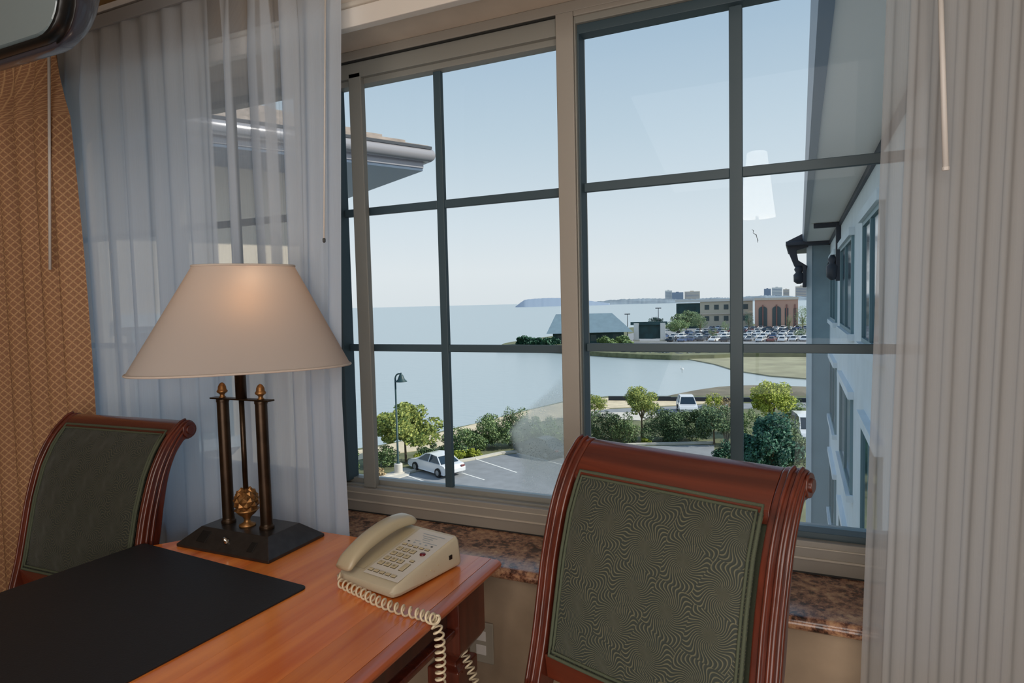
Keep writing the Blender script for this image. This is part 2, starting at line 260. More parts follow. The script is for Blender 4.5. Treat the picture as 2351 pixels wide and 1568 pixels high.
# ------------------------------------------------------------------ mesh helpers
class MB:
    def __init__(s): s.v = []; s.f = []; s.uv = {}
    def add(s, vs, fs, uvs=None):
        n = len(s.v); s.v += [tuple(v) for v in vs]
        for i, f in enumerate(fs):
            if uvs: s.uv[len(s.f)] = [uvs[k] for k in f]
            s.f.append(tuple(k+n for k in f))
        return s
    def box(s, x0, x1, y0, y1, z0, z1):
        return s.add([(x0, y0, z0), (x1, y0, z0), (x1, y1, z0), (x0, y1, z0), (x0, y0, z1), (x1, y0, z1), (x1, y1, z1), (x0, y1, z1)],
                     [(0, 3, 2, 1), (4, 5, 6, 7), (0, 1, 5, 4), (1, 2, 6, 5), (2, 3, 7, 6), (3, 0, 4, 7)])
    def hexa(s, p):
        return s.add(p, [(0, 3, 2, 1), (4, 5, 6, 7), (0, 1, 5, 4), (1, 2, 6, 5), (2, 3, 7, 6), (3, 0, 4, 7)])
    def prism(s, base, vec):
        n = len(base); vec = Vector(vec); b = [Vector(p) for p in base]
        return s.add(b+[p+vec for p in b], [tuple(range(n-1, -1, -1)), tuple(range(n, 2*n))]+[(i, (i+1) % n, n+(i+1) % n, n+i) for i in range(n)])
    def tube(s, pts, r, seg=8, caps=True, closed=False):
        pts = [Vector(p) for p in pts]; n = len(pts); rr = r if isinstance(r, (list, tuple)) else [r]*n
        t0 = (pts[1]-pts[0]).normalized(); a = Vector((0, 0, 1)) if abs(t0.z) < 0.9 else Vector((1, 0, 0))
        nrm = t0.cross(a).normalized(); vs = []
        for i, p in enumerate(pts):
            if closed: t = (pts[(i+1) % n]-pts[i-1])
            else: t = (pts[min(i+1, n-1)]-pts[max(i-1, 0)])
            t = t.normalized() if t.length > 1e-9 else t0
            nrm = (nrm-t*nrm.dot(t)); nrm = nrm.normalized() if nrm.length > 1e-6 else t.orthogonal().normalized()
            bn = t.cross(nrm)
            vs += [p+rr[i]*(nrm*cos(2*pi*k/seg)+bn*sin(2*pi*k/seg)) for k in range(seg)]
        fs = []; m = n if closed else n-1
        for i in range(m):
            j = (i+1) % n
            fs += [(i*seg+k, i*seg+(k+1) % seg, j*seg+(k+1) % seg, j*seg+k) for k in range(seg)]
        if caps and not closed: fs += [tuple(range(seg-1, -1, -1)), tuple((n-1)*seg+k for k in range(seg))]
        return s.add(vs, fs)
    def lathe(s, prof, c=(0, 0, 0), seg=24, sx=1, sy=1, caps=True):
        n = len(prof); vs = [(c[0]+r*cos(2*pi*k/seg)*sx, c[1]+r*sin(2*pi*k/seg)*sy, c[2]+z) for r, z in prof for k in range(seg)]
        fs = [(i*seg+k, i*seg+(k+1) % seg, (i+1)*seg+(k+1) % seg, (i+1)*seg+k) for i in range(n-1) for k in range(seg)]
        if caps: fs += [tuple(range(seg-1, -1, -1)), tuple((n-1)*seg+k for k in range(seg))]
        return s.add(vs, fs)
    def xform(s, mat): s.v = [tuple(mat @ Vector(v)) for v in s.v]; return s
    def build(s, name, mat, parent=None, smooth=False, bevel=0, kind=None, label=None, segs=2, fixn=True):
        me = bpy.data.meshes.new(name); me.from_pydata(s.v, [], s.f)
        mats = mat if isinstance(mat, (list, tuple)) else [mat]
        for mm in mats: me.materials.append(mm)
        if s.uv:
            ul = me.uv_layers.new(name='UVMap')
            for p in me.polygons:
                u = s.uv.get(p.index)
                if u:
                    for k, li in enumerate(p.loop_indices): ul.data[li].uv = u[k]
        if fixn and len(s.f) < 60000:
            bm = bmesh.new(); bm.from_mesh(me); bmesh.ops.recalc_face_normals(bm, faces=bm.faces); bm.to_mesh(me); bm.free()
        if smooth:
            me.polygons.foreach_set('use_smooth', [True]*len(me.polygons))
        me.update()
        ob = bpy.data.objects.new(name, me); C.objects.link(ob)
        if parent is not None: ob.parent = parent
        if bevel:
            b = ob.modifiers.new('bevel', 'BEVEL'); b.width = bevel; b.segments = segs; b.limit_method = 'ANGLE'; b.angle_limit = radians(35)
            me.polygons.foreach_set('use_smooth', [True]*len(me.polygons)); 
            w = ob.modifiers.new('wn', 'WEIGHTED_NORMAL'); w.keep_sharp = False
        if kind: ob['kind'] = kind
        if label: ob['label'] = label
        return ob
def tag(ob, label, cat, group=None):
    ob['label'] = label; ob['category'] = cat
    if group: ob['group'] = group
    return ob
def empty(name, label=None, cat=None, loc=(0, 0, 0), rz=0, group=None, kind=None, parent=None):
    ob = bpy.data.objects.new(name, None); C.objects.link(ob); ob.location = loc; ob.rotation_euler = (0, 0, rz); ob.empty_display_size = 0.1
    if parent is not None: ob.parent = parent
    if label: ob['label'] = label
    if cat: ob['category'] = cat
    if group: ob['group'] = group
    if kind: ob['kind'] = kind
    return ob
def box(name, a, mat, parent=None, **k): return MB().box(*a).build(name, mat, parent, **k)
def copy_tree(o, loc=None, rz=None, parent=None):
    c = o.copy(); C.objects.link(c)
    if parent is not None: c.parent = parent
    if loc is not None: c.location = loc
    if rz is not None: c.rotation_euler = (0, 0, rz)
    for ch in o.children: copy_tree(ch, parent=c)
    return c

# ------------------------------------------------------------------ room shell
WY = 1.54          # inner face of the window wall
FY = 1.764         # face of the window frame
OY = 2.02          # outside face
RX0, RX1, RY0, CZ = -3.9, 1.7, -2.6, 2.72
WL, WR, WB, WT = -3.12, 0.36, 0.655, 2.252
box('wall_back', (RX0, WL, WY, OY, 0, CZ), M['wall'], kind='structure')
wb = bpy.data.objects['wall_back']; mb = MB()
mb.box(RX0, WL, WY, OY, 0, CZ).box(WR, RX1, WY, OY, 0, CZ).box(WL, WR, WY, OY, 0, WB)
bpy.data.objects.remove(wb); mb.build('wall_back', M['wall'], kind='structure')
up = empty('trim_2', kind='structure')
MB().box(WL, WR, WY, OY, WT, CZ).build('wall_head', M['wall_up'], up)
# grooved upper wall boards over the window
x = WL
while x < WR-0.01:
    w = min(0.118, WR-x); box('panel', (x+0.0015, x+w-0.0015, WY-0.010, WY+0.001, WT+0.012, CZ-0.001), M['wall_brown'] if x < -1.35 else M['wall_up'], up, bevel=0.0015, segs=1); x += 0.118
MB().box(WL, WR, WY-0.018, WY+0.012, WT-0.050, WT+0.004).build('head_casing', M['casing'], up, bevel=0.003)
MB().box(WL, WR, WY-0.026, WY-0.006, WT+0.003, WT+0.018).build('casing_bead', M['trim'], up, bevel=0.004)
box('wall_left', (RX0-0.1, RX0, RY0, OY, 0, CZ), M['wall'], kind='structure')
box('wall_right', (RX1, RX1+0.1, RY0, OY, 0, CZ), M['wall'], kind='structure')
box('wall_front', (RX0, RX1, RY0-0.1, RY0, 0, CZ), M['wall'], kind='structure')
box('floor', (RX0, RX1, RY0, OY, -0.1, 0), M['carpet'], kind='structure')
box('ceiling', (RX0-0.1, RX1+0.1, RY0-0.1, OY, CZ, CZ+0.1), M['ceiling'], kind='structure')
# granite window sill, rounded nose
mb = MB(); prof = []
SY0, SZ = 1.506, 0.69
for k in range(9):
    a = pi/2 + pi*k/8; prof.append((SY0+0.017+0.017*cos(a), SZ-0.017+0.017*sin(a)))
prof = [(FY+0.03, SZ)] + prof + [(FY+0.03, SZ-0.034)]
mb.prism([(WL-0.05, y, z) for y, z in prof], (WR-WL+0.10, 0, 0))
sill = mb.build('trim_1', M['granite'], kind='structure', bevel=0.001, segs=1); sill['label'] = 'speckled brown granite window sill with a rounded front edge'

# ------------------------------------------------------------------ windows
def window(name, xl, xm0, xm1, xr, stile=None, label=''):
    """xl..xr outer opening, xm0..xm1 the fixed centre mullion; left unit slides behind, right unit is fixed"""
    w = empty(name, label, kind='structure')
    zb, zt = SZ, WT
    # fixed outer frame, front face at FY
    f = MB()
    f.box(xl, xr, FY, FY+0.11, zb, 0.775)                     # bottom member
    f.box(xl, xr, FY, FY+0.11, 2.222, zt)                     # head
    f.box(xm1, xr, FY, FY+0.11, 2.208, 2.224)
    f.box(xl, xl+0.045, FY+0.001, FY+0.11, 0.775, 2.222)
    f.box(xr-0.045, xr, FY+0.001, FY+0.11, 0.775, 2.222)
    f.box(xm0, xm1, FY-0.0005, FY+0.11, 0.770, 2.224)
    f.build('frame', M['frame'], w, bevel=0.003)
    MB().box(xl+0.01, xr-0.01, FY-0.004, FY+0.002, 0.728, 0.733).box(xl+0.01, xr-0.01, FY-0.003, FY+0.002, 0.757, 0.760).build('frame_bead', M['trim'], w)
    MB().box(xl+0.01, xr-0.01, FY-0.002, FY+0.003, SZ, SZ+0.004).build('caulk_line', M['gasket'], w)
    GY = 1.815
    # left sliding unit
    a, b = xl+0.045, xm0
    g = MB().box(a, b, FY+0.004, FY+0.03, 2.218, 2.223)
    g.build('track_gap', M['gasket'], w)
    s = MB()
    s.box(a, b, FY+0.012, FY+0.045, 2.168, 2.218).box(a, b, FY+0.02, FY+0.10, 0.760, 0.782)
    s.box(a, b+0.01, FY+0.030, FY+0.07, 2.150, 2.170).box(a, b+0.01, FY+0.040, FY+0.07, 0.775, 0.797)
    MB().box(a, a+0.034, FY+0.012, FY+0.07, 0.79, 2.168).build('sash_stile', M['grid'], w, bevel=0.002)
    s.build('sliding_sash', M['sash'], w, bevel=0.002)
    if stile:
        MB().box(stile[0], stile[1], FY+0.012, FY+0.036, 0.775, 2.185).build('screen_stile', M['sash'], w, bevel=0.003)
    c = xm1
    s = MB()
    s.box(c-0.002, xr-0.045, FY+0.022, FY+0.07, 2.165, 2.21).box(c-0.002, xr-0.045, FY+0.022, FY+0.07, 0.768, 0.792)
    s.box(c-0.002, c+0.010, FY+0.020, FY+0.07, 0.78, 2.17).box(xr-0.06, xr-0.045, FY+0.02, FY+0.07, 0.78, 2.17)
    s.build('fixed_sash', M['grid'], w, bevel=0.002)
    MB().box(c, xr-0.045, FY+0.008, FY+0.022, 2.190, 2.21).box(c, c+0.005, FY+0.006, FY+0.03, 0.78, 2.2).build('glazing_bead', M['sash'], w, bevel=0.002)
    MB().hexa([(xl, 1.885, 0.70), (xr, 1.885, 0.70), (xr, 2.07, 0.70), (xl, 2.07, 0.70), (xl, 1.885, 0.74), (xr, 1.885, 0.74), (xr, 2.07, 0.724), (xl, 2.07, 0.724)]).build('outer_ledge', M['ledge'], w)
    h1, h2 = (1.716, 1.742), (1.248, 1.272)
    units = ((a+0.034, b, 2.152, 0.795, (a+b)/2-0.001, 0.0135), (c+0.010, xr-0.060, 2.166, 0.791, (c+xr)/2-0.030, 0.0165))
    for ui, (u0, u1, ztop, zbot, vx, hw) in enumerate(units):
        MB().box(vx-hw, vx+hw, GY-0.006, GY+0.012, zbot, ztop).build('muntin', M['grid'], w, bevel=0.002)
        dz = 0.006*ui
        for z0, z1 in (h1, h2):
            MB().box(u0, vx-hw, GY-0.005, GY+0.012, z0+dz, z1+dz).build('muntin', M['grid'], w, bevel=0.002)
            MB().box(vx+hw, u1, GY-0.005, GY+0.012, z0+dz, z1+dz).build('muntin', M['grid'], w, bevel=0.002)
        for q0, q1 in ((u0, vx-hw), (vx+hw, u1)):
            for r0, r1 in ((zbot, h2[0]+dz), (h2[1]+dz, h1[0]+dz), (h1[1]+dz, ztop)):
                MB().add([(q0, GY+0.003, r0), (q1, GY+0.003, r0), (q1, GY+0.003, r1), (q0, GY+0.003, r1)], [(0, 1, 2, 3)]).build('pane', M['glass'], w)
    return w
w1 = window('window_1', -1.530, -0.640, -0.587, 0.335, (-1.387, -1.337), 'main sliding window with a grid of dark muntins')
w2 = window('window_2', -3.10, -2.36, -2.31, -1.575, None, 'second window behind the left sheer curtain')
MB().box(-1.576, -1.529, FY-0.002, FY+0.11, SZ, WT).build('mullion_post', M['frame'], w1, bevel=0.003)
# condensation on the lower pane beside the centre mullion
mb = MB(); NX, NZ = 24, 40; x0, x1, z0, z1 = -0.86, -0.642, 0.80, 1.235
vs = []; uvs = []; att = []
for j in range(NZ+1):
    for i in range(NX+1):
        u, v = i/NX, j/NZ
        vs.append((x0+(x1-x0)*u, 1.8155, z0+(z1-z0)*v)); uvs.append((x0+(x1-x0)*u, z0+(z1-z0)*v))
        left = 0.12+0.10*sin(v*9) + (0.28 if v > 0.45 else 0.0)*min(1, (v-0.45)/0.15 if v > 0.45 else 0)
        left += 0.55*max(0, (v-0.62)/0.38)
        e = max(0, min(1, (u-left)/0.14)); top = max(0, min(1, (1.0-v)/0.35)); bot = min(1, 0.25+v*4)
        att.append(0.85*(e*e*(3-2*e))*top*bot)
fs = [(j*(NX+1)+i, j*(NX+1)+i+1, (j+1)*(NX+1)+i+1, (j+1)*(NX+1)+i) for j in range(NZ) for i in range(NX)]
mb.add(vs, fs, uvs); ob = mb.build('condensation', M['film'], w1, kind='stuff', fixn=False, label='cloudy condensation patch on the glass')
at = ob.data.attributes.new('film', 'FLOAT', 'POINT'); at.data.foreach_set('value', att)
# little dirt squiggle on the right glass
p = [ony(x, y, 1.808) for x, y in ((1726, 527), (1730, 529), (1729, 535), (1736, 539), (1738, 546), (1740, 552), (1739, 557))]
MB().tube(p, [0.0004, 0.0009, 0.0005, 0.0011, 0.0006, 0.0010, 0.0004], 5).build('scratch_mark', M['gasket'], w1, label='small dark squiggle on the glass')

# ------------------------------------------------------------------ curtains
def curtain(name, mat, xa, xb, y0, ztop, zbot, amp, pitch, label, cat, parent=None, seed=1, nz=40, edge=None, topfn=None, flare=0.0, sharp=0.0, phase=0.0, npp=14, openfn=None, loosen=1.0):
    opn = []
    rnd = random.Random(seed); n = int((xb-xa)/pitch*npp); ph = [rnd.uniform(-0.5, 0.5)*loosen for _ in range(400)]; am = [1+rnd.uniform(-0.42, 0.25)*loosen for _ in range(400)]
    vs = []; uvs = []; 
    for j in range(nz+1):
        v = j/nz; s = 0.0; prev = None
        for i in range(n+1):
            u = i/n; x = xa+(xb-xa)*u
            k = (x-xa)/pitch; ki = int(k); fr = k-ki
            a0 = am[ki]*(1-fr)+am[ki+1]*fr; p0 = ph[ki]*(1-fr)+ph[ki+1]*fr
            loose = min(1, v/0.10)
            w = sin(2*pi*k+phase+p0*2.2*loose+0.5*loosen*sin(v*3+k*0.7)*loose)
            if sharp: w = (abs(w)**(1-sharp))*(1 if w > 0 else -1)
            w2 = sin(4*pi*k+1.3+p0*5+v*1.5)
            y = y0+amp*(0.5+0.5*loose)*(w*a0+0.28*loosen*w2*loose*am[ki+3])
            xx = x+amp*0.55*cos(2*pi*k+phase+p0)*loose*a0+0.008*loosen*sin(v*2.2+k*1.7)*loose
            if edge: xx += edge(u, v)
            zt = topfn(x) if topfn else ztop
            z = zt+(zbot-zt)*v
            if v < 0.001: z += 0.006*w
            vs.append((xx, y+flare*v, z)); opn.append(openfn(x, z) if openfn else 0.0)
            if prev: s += sqrt((xx-prev[0])**2+(y-prev[1])**2)
            prev = (xx, y); uvs.append((s, z))
    fs = [(j*(n+1)+i, j*(n+1)+i+1, (j+1)*(n+1)+i+1, (j+1)*(n+1)+i) for j in range(nz) for i in range(n)]
    mb = MB(); mb.add(vs, fs, uvs)
    ob = mb.build(name, mat, parent, smooth=True, fixn=False)
    at_ = ob.data.attributes.new('openness', 'FLOAT', 'POINT'); at_.data.foreach_set('value', opn)
    if cat: tag(ob, label, cat)
    return ob
t = empty('sheer_curtain', 'pale sheer pleated curtain hanging behind the table lamp', 'curtain', (-1.8, 1.46, 0.0))
ZL = 2.405
def gaps(x, z):          # single layers of cloth between the packed folds let the view through
    g = 0.0
    for p0, p1, a in ((499, 522, 0.50), (553, 586, 0.50), (612, 618, 0.35), (630, 662, 0.50), (692, 695, 0.3), (290, 306, 0.10), (345, 362, 0.08), (232, 246, 0.12)):
        a0, a1 = ony(p0, 430, 1.465).x, ony(p1, 430, 1.465).x
        if a0 <= x <= a1: g = a if z > 1.30 else a*0.12
    return g
def edge_l(u, v):
    return (-0.065*(v/0.55) if v < 0.55 else -0.065+0.02*(v-0.55))*max(0, (u-0.8)/0.2)
c = curtain('fabric', M['sheer'], -2.52, -1.150, 1.465, ZL, 0.10, 0.015, 0.098, '', None, seed=5, edge=edge_l, openfn=gaps, npp=26, topfn=lambda x: 2.398+(x+1.9)*0.02)
c.parent = t; c.matrix_parent_inverse = Matrix.Translation((1.8, -1.46, 0))
def child(ob, par):
    ob.parent = par; ob.matrix_parent_inverse = Matrix.Translation(-par.location); return ob
mb = MB(); x = -2.5
child(MB().box(-2.52, -1.17, 1.452, 1.462, ZL-0.035, ZL+0.006).build('header_tape', M['sheer_r'], bevel=0.002), t)
a, b = ony(747, -30, 1.425), ony(744, 549, 1.425)
child(MB().tube([a, b], 0.0024, 8).build('wand', M['white'], smooth=True), t)
child(MB().lathe([(0.0024, 0), (0.0042, 0.003), (0.0042, 0.011), (0.0015, 0.014)], (b.x, b.y, b.z-0.010), 10).build('wand_tip', M['ink']), t)
t = empty('sheer_curtain', 'pale pleated curtain stacked at the right edge of the window', 'curtain', (0.3, 1.47, 0.0))
def edge_r(u, v): return -0.062*v
def gap_r(x, z): return 0.30 if ony(2068, 600, 1.462).x < x+0.025 < ony(2130, 600, 1.462).x else 0.0
c = curtain('fabric', M['sheer_r'], 0.160, 0.88, 1.462, 2.42, 0.05, 0.0046, 0.040, '', None, seed=9, npp=28, edge=edge_r, sharp=0.5, loosen=0.22, openfn=gap_r); child(c, t)
a, b = ony(2158, -60, 1.42), ony(2171, 384, 1.42)
child(MB().tube([a, b], [0.0045, 0.0052], 10).build('wand', M['white'], smooth=True), t)
child(MB().lathe([(0.0055, 0), (0.0062, 0.002), (0.0062, 0.006), (0.0045, 0.008)], (b.x, b.y, b.z-0.006), 12).build('wand_tip', M['white']), t)
tr = MB().box(-3.2, 0.9, 1.475, 1.50, 2.435, 2.455).build('curtain_track', M['white'], bevel=0.002); tag(tr, 'thin white curtain track above the sheers', 'track')
t = empty('drape', 'tan drape with a woven diamond lattice at the left edge', 'curtain', (-2.6, 1.38, 0.0))
c = curtain('fabric', M['drape'], -3.3, -2.235, 1.385, 2.30, 0.02, 0.034, 0.120, '', None, seed=11, edge=lambda u, v: (-0.05+0.03*sin(v*3))*max(0, (u-0.9)/0.1)*(1-v)); child(c, t)
a, b = ony(112, 78, 1.335), ony(115, 619, 1.335)
child(MB().tube([a, b], 0.0044, 10).build('wand', M['white'], smooth=True), t)

# ------------------------------------------------------------------ television high on the left
t = empty('television', 'dark glossy television hanging high in the top left corner', 'television', (-1.75, 0.85, 1.9))
def rrect(cx, cz, hw, hh, r, y, n=6):
    pts = []
    for q, (sx_, sz_) in enumerate(((1, 1), (-1, 1), (-1, -1), (1, -1))):
        for k in range(n+1):
            a = pi/2*q+pi/2*k/n; pts.append((cx+sx_*(hw-r)+r*cos(a), y, cz+sz_*(hh-r)+r*sin(a)))
    return pts
def loft(rings, capa=True, capb=True):
    mb = MB(); n = len(rings[0]); vs = [p for r in rings for p in r]
    fs = [(i*n+k, i*n+(k+1) % n, (i+1)*n+(k+1) % n, (i+1)*n+k) for i in range(len(rings)-1) for k in range(n)]
    if capa: fs.append(tuple(range(n)))
    if capb: fs.append(tuple((len(rings)-1)*n+k for k in range(n)))
    return mb.add(vs, fs)
SCB, SCR = ony(60, 79, 0.85), ony(134, -2, 0.85)       # a point of the screen's lower edge, one of its right edge
tx1, tz0 = SCR.x+0.004, SCB.z-0.012
hw, hh = 0.30, 0.235; cx, cz = tx1-hw, tz0+hh
child(loft([rrect(cx, cz, hw, hh, 0.07, 0.853), rrect(cx, cz, hw-0.004, hh-0.004, 0.07, 0.846)]).build('screen', M['screen'], smooth=False), t)
rs = [(0.008, 0.842, 0), (0.014, 0.846, 0), (0.017, 0.862, 0), (0.015, 0.868, 0), (0.018, 0.872, 0)]
child(loft([rrect(cx, cz, hw+0.001, hh+0.001, 0.07, 0.851)]+[rrect(cx, cz, hw+d, hh+d*0.8, 0.07+d, y) for d, y, _ in rs], False, False).build('bezel', M['tvb'], smooth=True), t)
child(loft([rrect(cx, cz+e, hw+d, hh+d, 0.10, y) for d, y, e in ((0.016, 0.868, 0), (0.018, 0.880, 0), (0.010, 0.91, 0.0), (-0.014, 0.945, 0.01), (-0.06, 0.985, 0.02), (-0.12, 1.01, 0.03))]).build('housing', M['tv'], smooth=True), t)
child(MB().tube([(cx, 1.0, cz), (cx, 1.0, CZ)], 0.02, 12).build('mount_pole', M['tvb'], smooth=True), t)

# ------------------------------------------------------------------ desk
DX0, DX1, DY0, DY1, DZ = -1.648, -0.680, 0.24, 1.405, 0.76
desk = empty('desk', 'cherry wood writing desk under the window', 'desk', (-1.16, 0.85, 0))
def dchild(ob): return child(ob, desk)
TH = 0.026
# plank strips of the top, running toward the window; the left rear corner is cut off
xs = [DX0, -1.555, -1.452, -1.372, -1.268, -1.176, -1.092, -0.992, -0.904, -0.818, -0.742, DX1-0.030]
def yback(x):      # cut corner from (-1.648,1.12) to (-1.44,1.405)
    return min(DY1, 1.12+(x-DX0)*(DY1-1.12)/0.208)
for i in range(len(xs)-1):
    a, b = xs[i]+0.00008, xs[i+1]-0.00008
    base = [(a, DY0, DZ-TH), (b, DY0, DZ-TH), (b, yback(b), DZ-TH)]
    if yback(a) < DY1-0.0001 and yback(b) >= DY1: base.append((-1.44, DY1, DZ-TH))
    base.append((a, yback(a), DZ-TH))
    dchild(MB().prism(base, (0, 0, TH)).build('plank', M['cherry'], bevel=0.00025, segs=1))
prof = [(DX1-0.0295, DZ), (DX1-0.012, DZ), (DX1-0.004, DZ-0.003), (DX1, DZ-0.009), (DX1-0.001, DZ-0.015), (DX1-0.006, DZ-0.020), (DX1-0.012, DZ-0.026), (DX1-0.0295, DZ-0.026)]
dchild(MB().prism([(x, DY0, z) for x, z in prof], (0, DY1-DY0, 0)).build('edge_moulding', M['cherry_dark'], bevel=0.001, segs=1))
AX = DX1-0.062
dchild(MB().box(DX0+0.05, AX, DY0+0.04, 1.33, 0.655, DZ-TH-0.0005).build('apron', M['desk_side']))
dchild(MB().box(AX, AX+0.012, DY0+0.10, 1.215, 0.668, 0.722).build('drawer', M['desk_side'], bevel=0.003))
dchild(MB().box(AX-0.02, AX+0.022, DY0+0.06, 1.235, 0.640, 0.656).build('lower_rail', M['mahog'], bevel=0.004))
def leg(x0, x1, y0, y1):
    mb = MB(); ix, iy = (x1-x0), (y1-y0)
    sec = [(0.0, DZ-TH-0.001), (0.0, 0.60), (0.006, 0.588), (0.028, 0.560), (0.030, 0.548), (0.016, 0.54), (0.016, 0.50), (0.026, 0.48), (0.032, 0.05), (0.02, 0.0)]
    vs = []
    for d, z in sec: vs += [(x0+d, y0+d, z), (x1-d, y0+d, z), (x1-d, y1-d, z), (x0+d, y1-d, z)]
    n = len(sec); fs = [(i*4+k, i*4+(k+1) % 4, (i+1)*4+(k+1) % 4, (i+1)*4+k) for i in range(n-1) for k in range(4)]+[(0, 1, 2, 3), tuple((n-1)*4+k for k in range(4))]
    return mb.add(vs, fs)
for a in ((AX-0.085, AX+0.032, 1.235, 1.365), (AX-0.085, AX+0.032, DY0+0.03, DY0+0.16), (DX0+0.03, DX0+0.147, DY0+0.03, DY0+0.16), (DX0+0.03, DX0+0.147, 0.98, 1.10)):
    dchild(leg(*a).build('leg', M['mahog'], bevel=0.003))

# desk pad
px, py = onz(707, 1350, DZ).x, onz(707, 1350, DZ).y
pw, pd, pr = 0.628, 0.56, 0.014
pts = []
for q, (sx_, sy_) in enumerate(((1, 1), (-1, 1), (-1, -1), (1, -1))):
    for k in range(6):
        a = pi/2*q+pi/2*k/5; pts.append((-pw/2+sx_*(pw/2-pr)+pr*cos(a), -pd/2+sy_*(pd/2-pr)+pr*sin(a), 0))
pad = MB().prism(pts, (0, 0, 0.0045)).build('desk_pad', M['pad'], bevel=0.0012); pad.location = (px, py, DZ+0.0002); pad.rotation_euler = (0, 0, radians(-4.3))
tag(pad, 'black rectangular desk pad with rounded corners lying on the desk', 'desk pad')

# ------------------------------------------------------------------ chairs
FR = [(-0.050, 0.565), (-0.022, 0.66), (0.0, 0.758), (0.020, 0.845), (0.050, 0.935), (0.082, 0.995), (0.112, 1.035), (0.140, 1.060)]   # front line of the post (back offset, z)
def frontline(z):
    for (a, za), (b, zb) in zip(FR, FR[1:]):
        if z <= zb: return a+(b-a)*(z-za)/(zb-za)
    return FR[-1][0]
def smoothpath(p, n=5):
    out = []; q = [p[0]]+list(p)+[p[-1]]
    for i in range(1, len(q)-2):
        for k in range(n):
            t_ = k/n; a = [0.5*((2*q[i][d])+(-q[i-1][d]+q[i+1][d])*t_+(2*q[i-1][d]-5*q[i][d]+4*q[i+1][d]-q[i+2][d])*t_**2+(-q[i-1][d]+3*q[i][d]-3*q[i+1][d]+q[i+2][d])*t_**3) for d in (0, 1)]
            out.append(tuple(a))
    out.append(p[-1]); return out
def chair(label, loc, rz, group=None, ftop=1.022, PW=0.042, cloth='swirl'):
    c = empty('side_chair', label, 'chair', loc, rz, group)
    HWD = 0.262
    front = [(0.035, 0.0), (-0.03, 0.20), (-0.066, 0.40), (-0.064, 0.48)]+FR+[(0.158, 1.074), (0.176, 1.079)]
    front = smoothpath(front, 4)
    scr = [(0.176+0.029*sin(a), 1.050+0.029*cos(a)) for a in [radians(d) for d in range(18, 200, 18)]]
    back = smoothpath([(0.158, 1.018), (0.130, 0.985), (0.104, 0.930), (0.082, 0.845), (0.062, 0.745), (0.010, 0.565), (-0.014, 0.46), (0.012, 0.22), (0.075, 0.0)], 4)
    outl = front+scr+back
    for s in (-1, 1):
        x0 = s*HWD if s < 0 else HWD-PW
        mb = MB().prism([(x0, y, z) for y, z in outl], (PW, 0, 0))
        post = mb.build('side_post', M['mahog'], c, bevel=0.005, segs=2)
        xf = s*HWD
        # reeded mouldings along the outer face and the front edge
        for off in (0.018, 0.034):
            pth = smoothpath([(y+off, z) for y, z in FR]+[(0.160+off*0.3, 1.064-off*0.35)], 4)
            MB().tube([(xf, y, z) for y, z in pth], 0.0045, 6).build('reed', M['mahog'], post, smooth=True)
        pth = smoothpath([(y, z) for y, z in FR]+[(0.158, 1.074), (0.176, 1.079)], 4)
        for dx in ((0.009, 0.024) if PW > 0.03 else (0.010,)):
            MB().tube([(xf-s*dx, y-0.001, z+0.001) for y, z in pth], 0.0045, 6).build('reed', M['mahog'], post, smooth=True)
        ros = MB()
        for R_, w_ in ((0.024, 0.006), (0.014, 0.011)):
            n = 20; pr_ = [(xf, 0.176+R_*cos(2*pi*k/n), 1.050+R_*sin(2*pi*k/n)) for k in range(n)]
            ros.prism(pr_, (s*w_, 0, 0))
        ros.build('rosette', M['mahog'], post, bevel=0.002)
    # crest rail: rolls over between the posts
    IN = HWD-PW
    cf = [(y+0.003, z) for y, z in smoothpath(([(0.094, 1.012), (0.112, 1.035)] if ftop < 1.03 else [(0.124, 1.046)])+[(0.140, 1.060), (0.158, 1.072), (0.176, 1.076)], 4)]
    cs = [(0.176+0.026*sin(a), 1.050+0.026*cos(a)) for a in [radians(d) for d in range(20, 200, 20)]]
    cb = [(0.150, 1.020), (0.124, 0.985), (0.098, 0.985)] if ftop < 1.03 else [(0.150, 1.020), (0.136, 1.022)]
    MB().prism([(-IN, y, z) for y, z in cf+cs+cb], (2*IN, 0, 0)).build('crest_rail', M['mahog_x'], c, bevel=0.002)
    # upholstered panel with swirl cloth
    z0, z1 = 0.635, ftop; NU, NV = 24, 26; vs = []; uvs = []
    wd = IN-0.010; sarc = 0; pz = None
    for j in range(NV+1):
        v = j/NV; z = z0+(z1-z0)*v; yb = frontline(z)
        if pz: sarc += sqrt((z-pz[1])**2+(yb-pz[0])**2)
        pz = (yb, z)
        for i in range(NU+1):
            u = i/NU*2-1; bul = 0.016*(1-u**4)*(1-(2*v-1)**4)
            vs.append((u*wd, yb+0.008-bul, z)); uvs.append((u*wd, sarc))
    n0 = len(vs); fs = [(j*(NU+1)+i, j*(NU+1)+i+1, (j+1)*(NU+1)+i+1, (j+1)*(NU+1)+i) for j in range(NV) for i in range(NU)]
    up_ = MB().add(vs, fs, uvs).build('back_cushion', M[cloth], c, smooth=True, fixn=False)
    def per(d):
        L_ = []; zz0, zz1 = z0+0.004, z1-0.004; ww = wd-0.003-d
        for k in range(15): z = zz0+d+(zz1-zz0-2*d)*k/14; L_.append((-ww, frontline(z)+0.003, z))
        for k in range(1, 9): L_.append((-ww+2*ww*k/8, frontline(zz1-d)+0.003, zz1-d))
        for k in range(1, 15): z = zz1-d-(zz1-zz0-2*d)*k/14; L_.append((ww, frontline(z)+0.003, z))
        for k in range(1, 8): L_.append((ww-2*ww*k/8, frontline(zz0+d)+0.003, zz0+d))
        return L_
    w = MB().tube(per(0), 0.0040, 8, closed=True).tube(per(0.009), 0.0032, 8, closed=True)
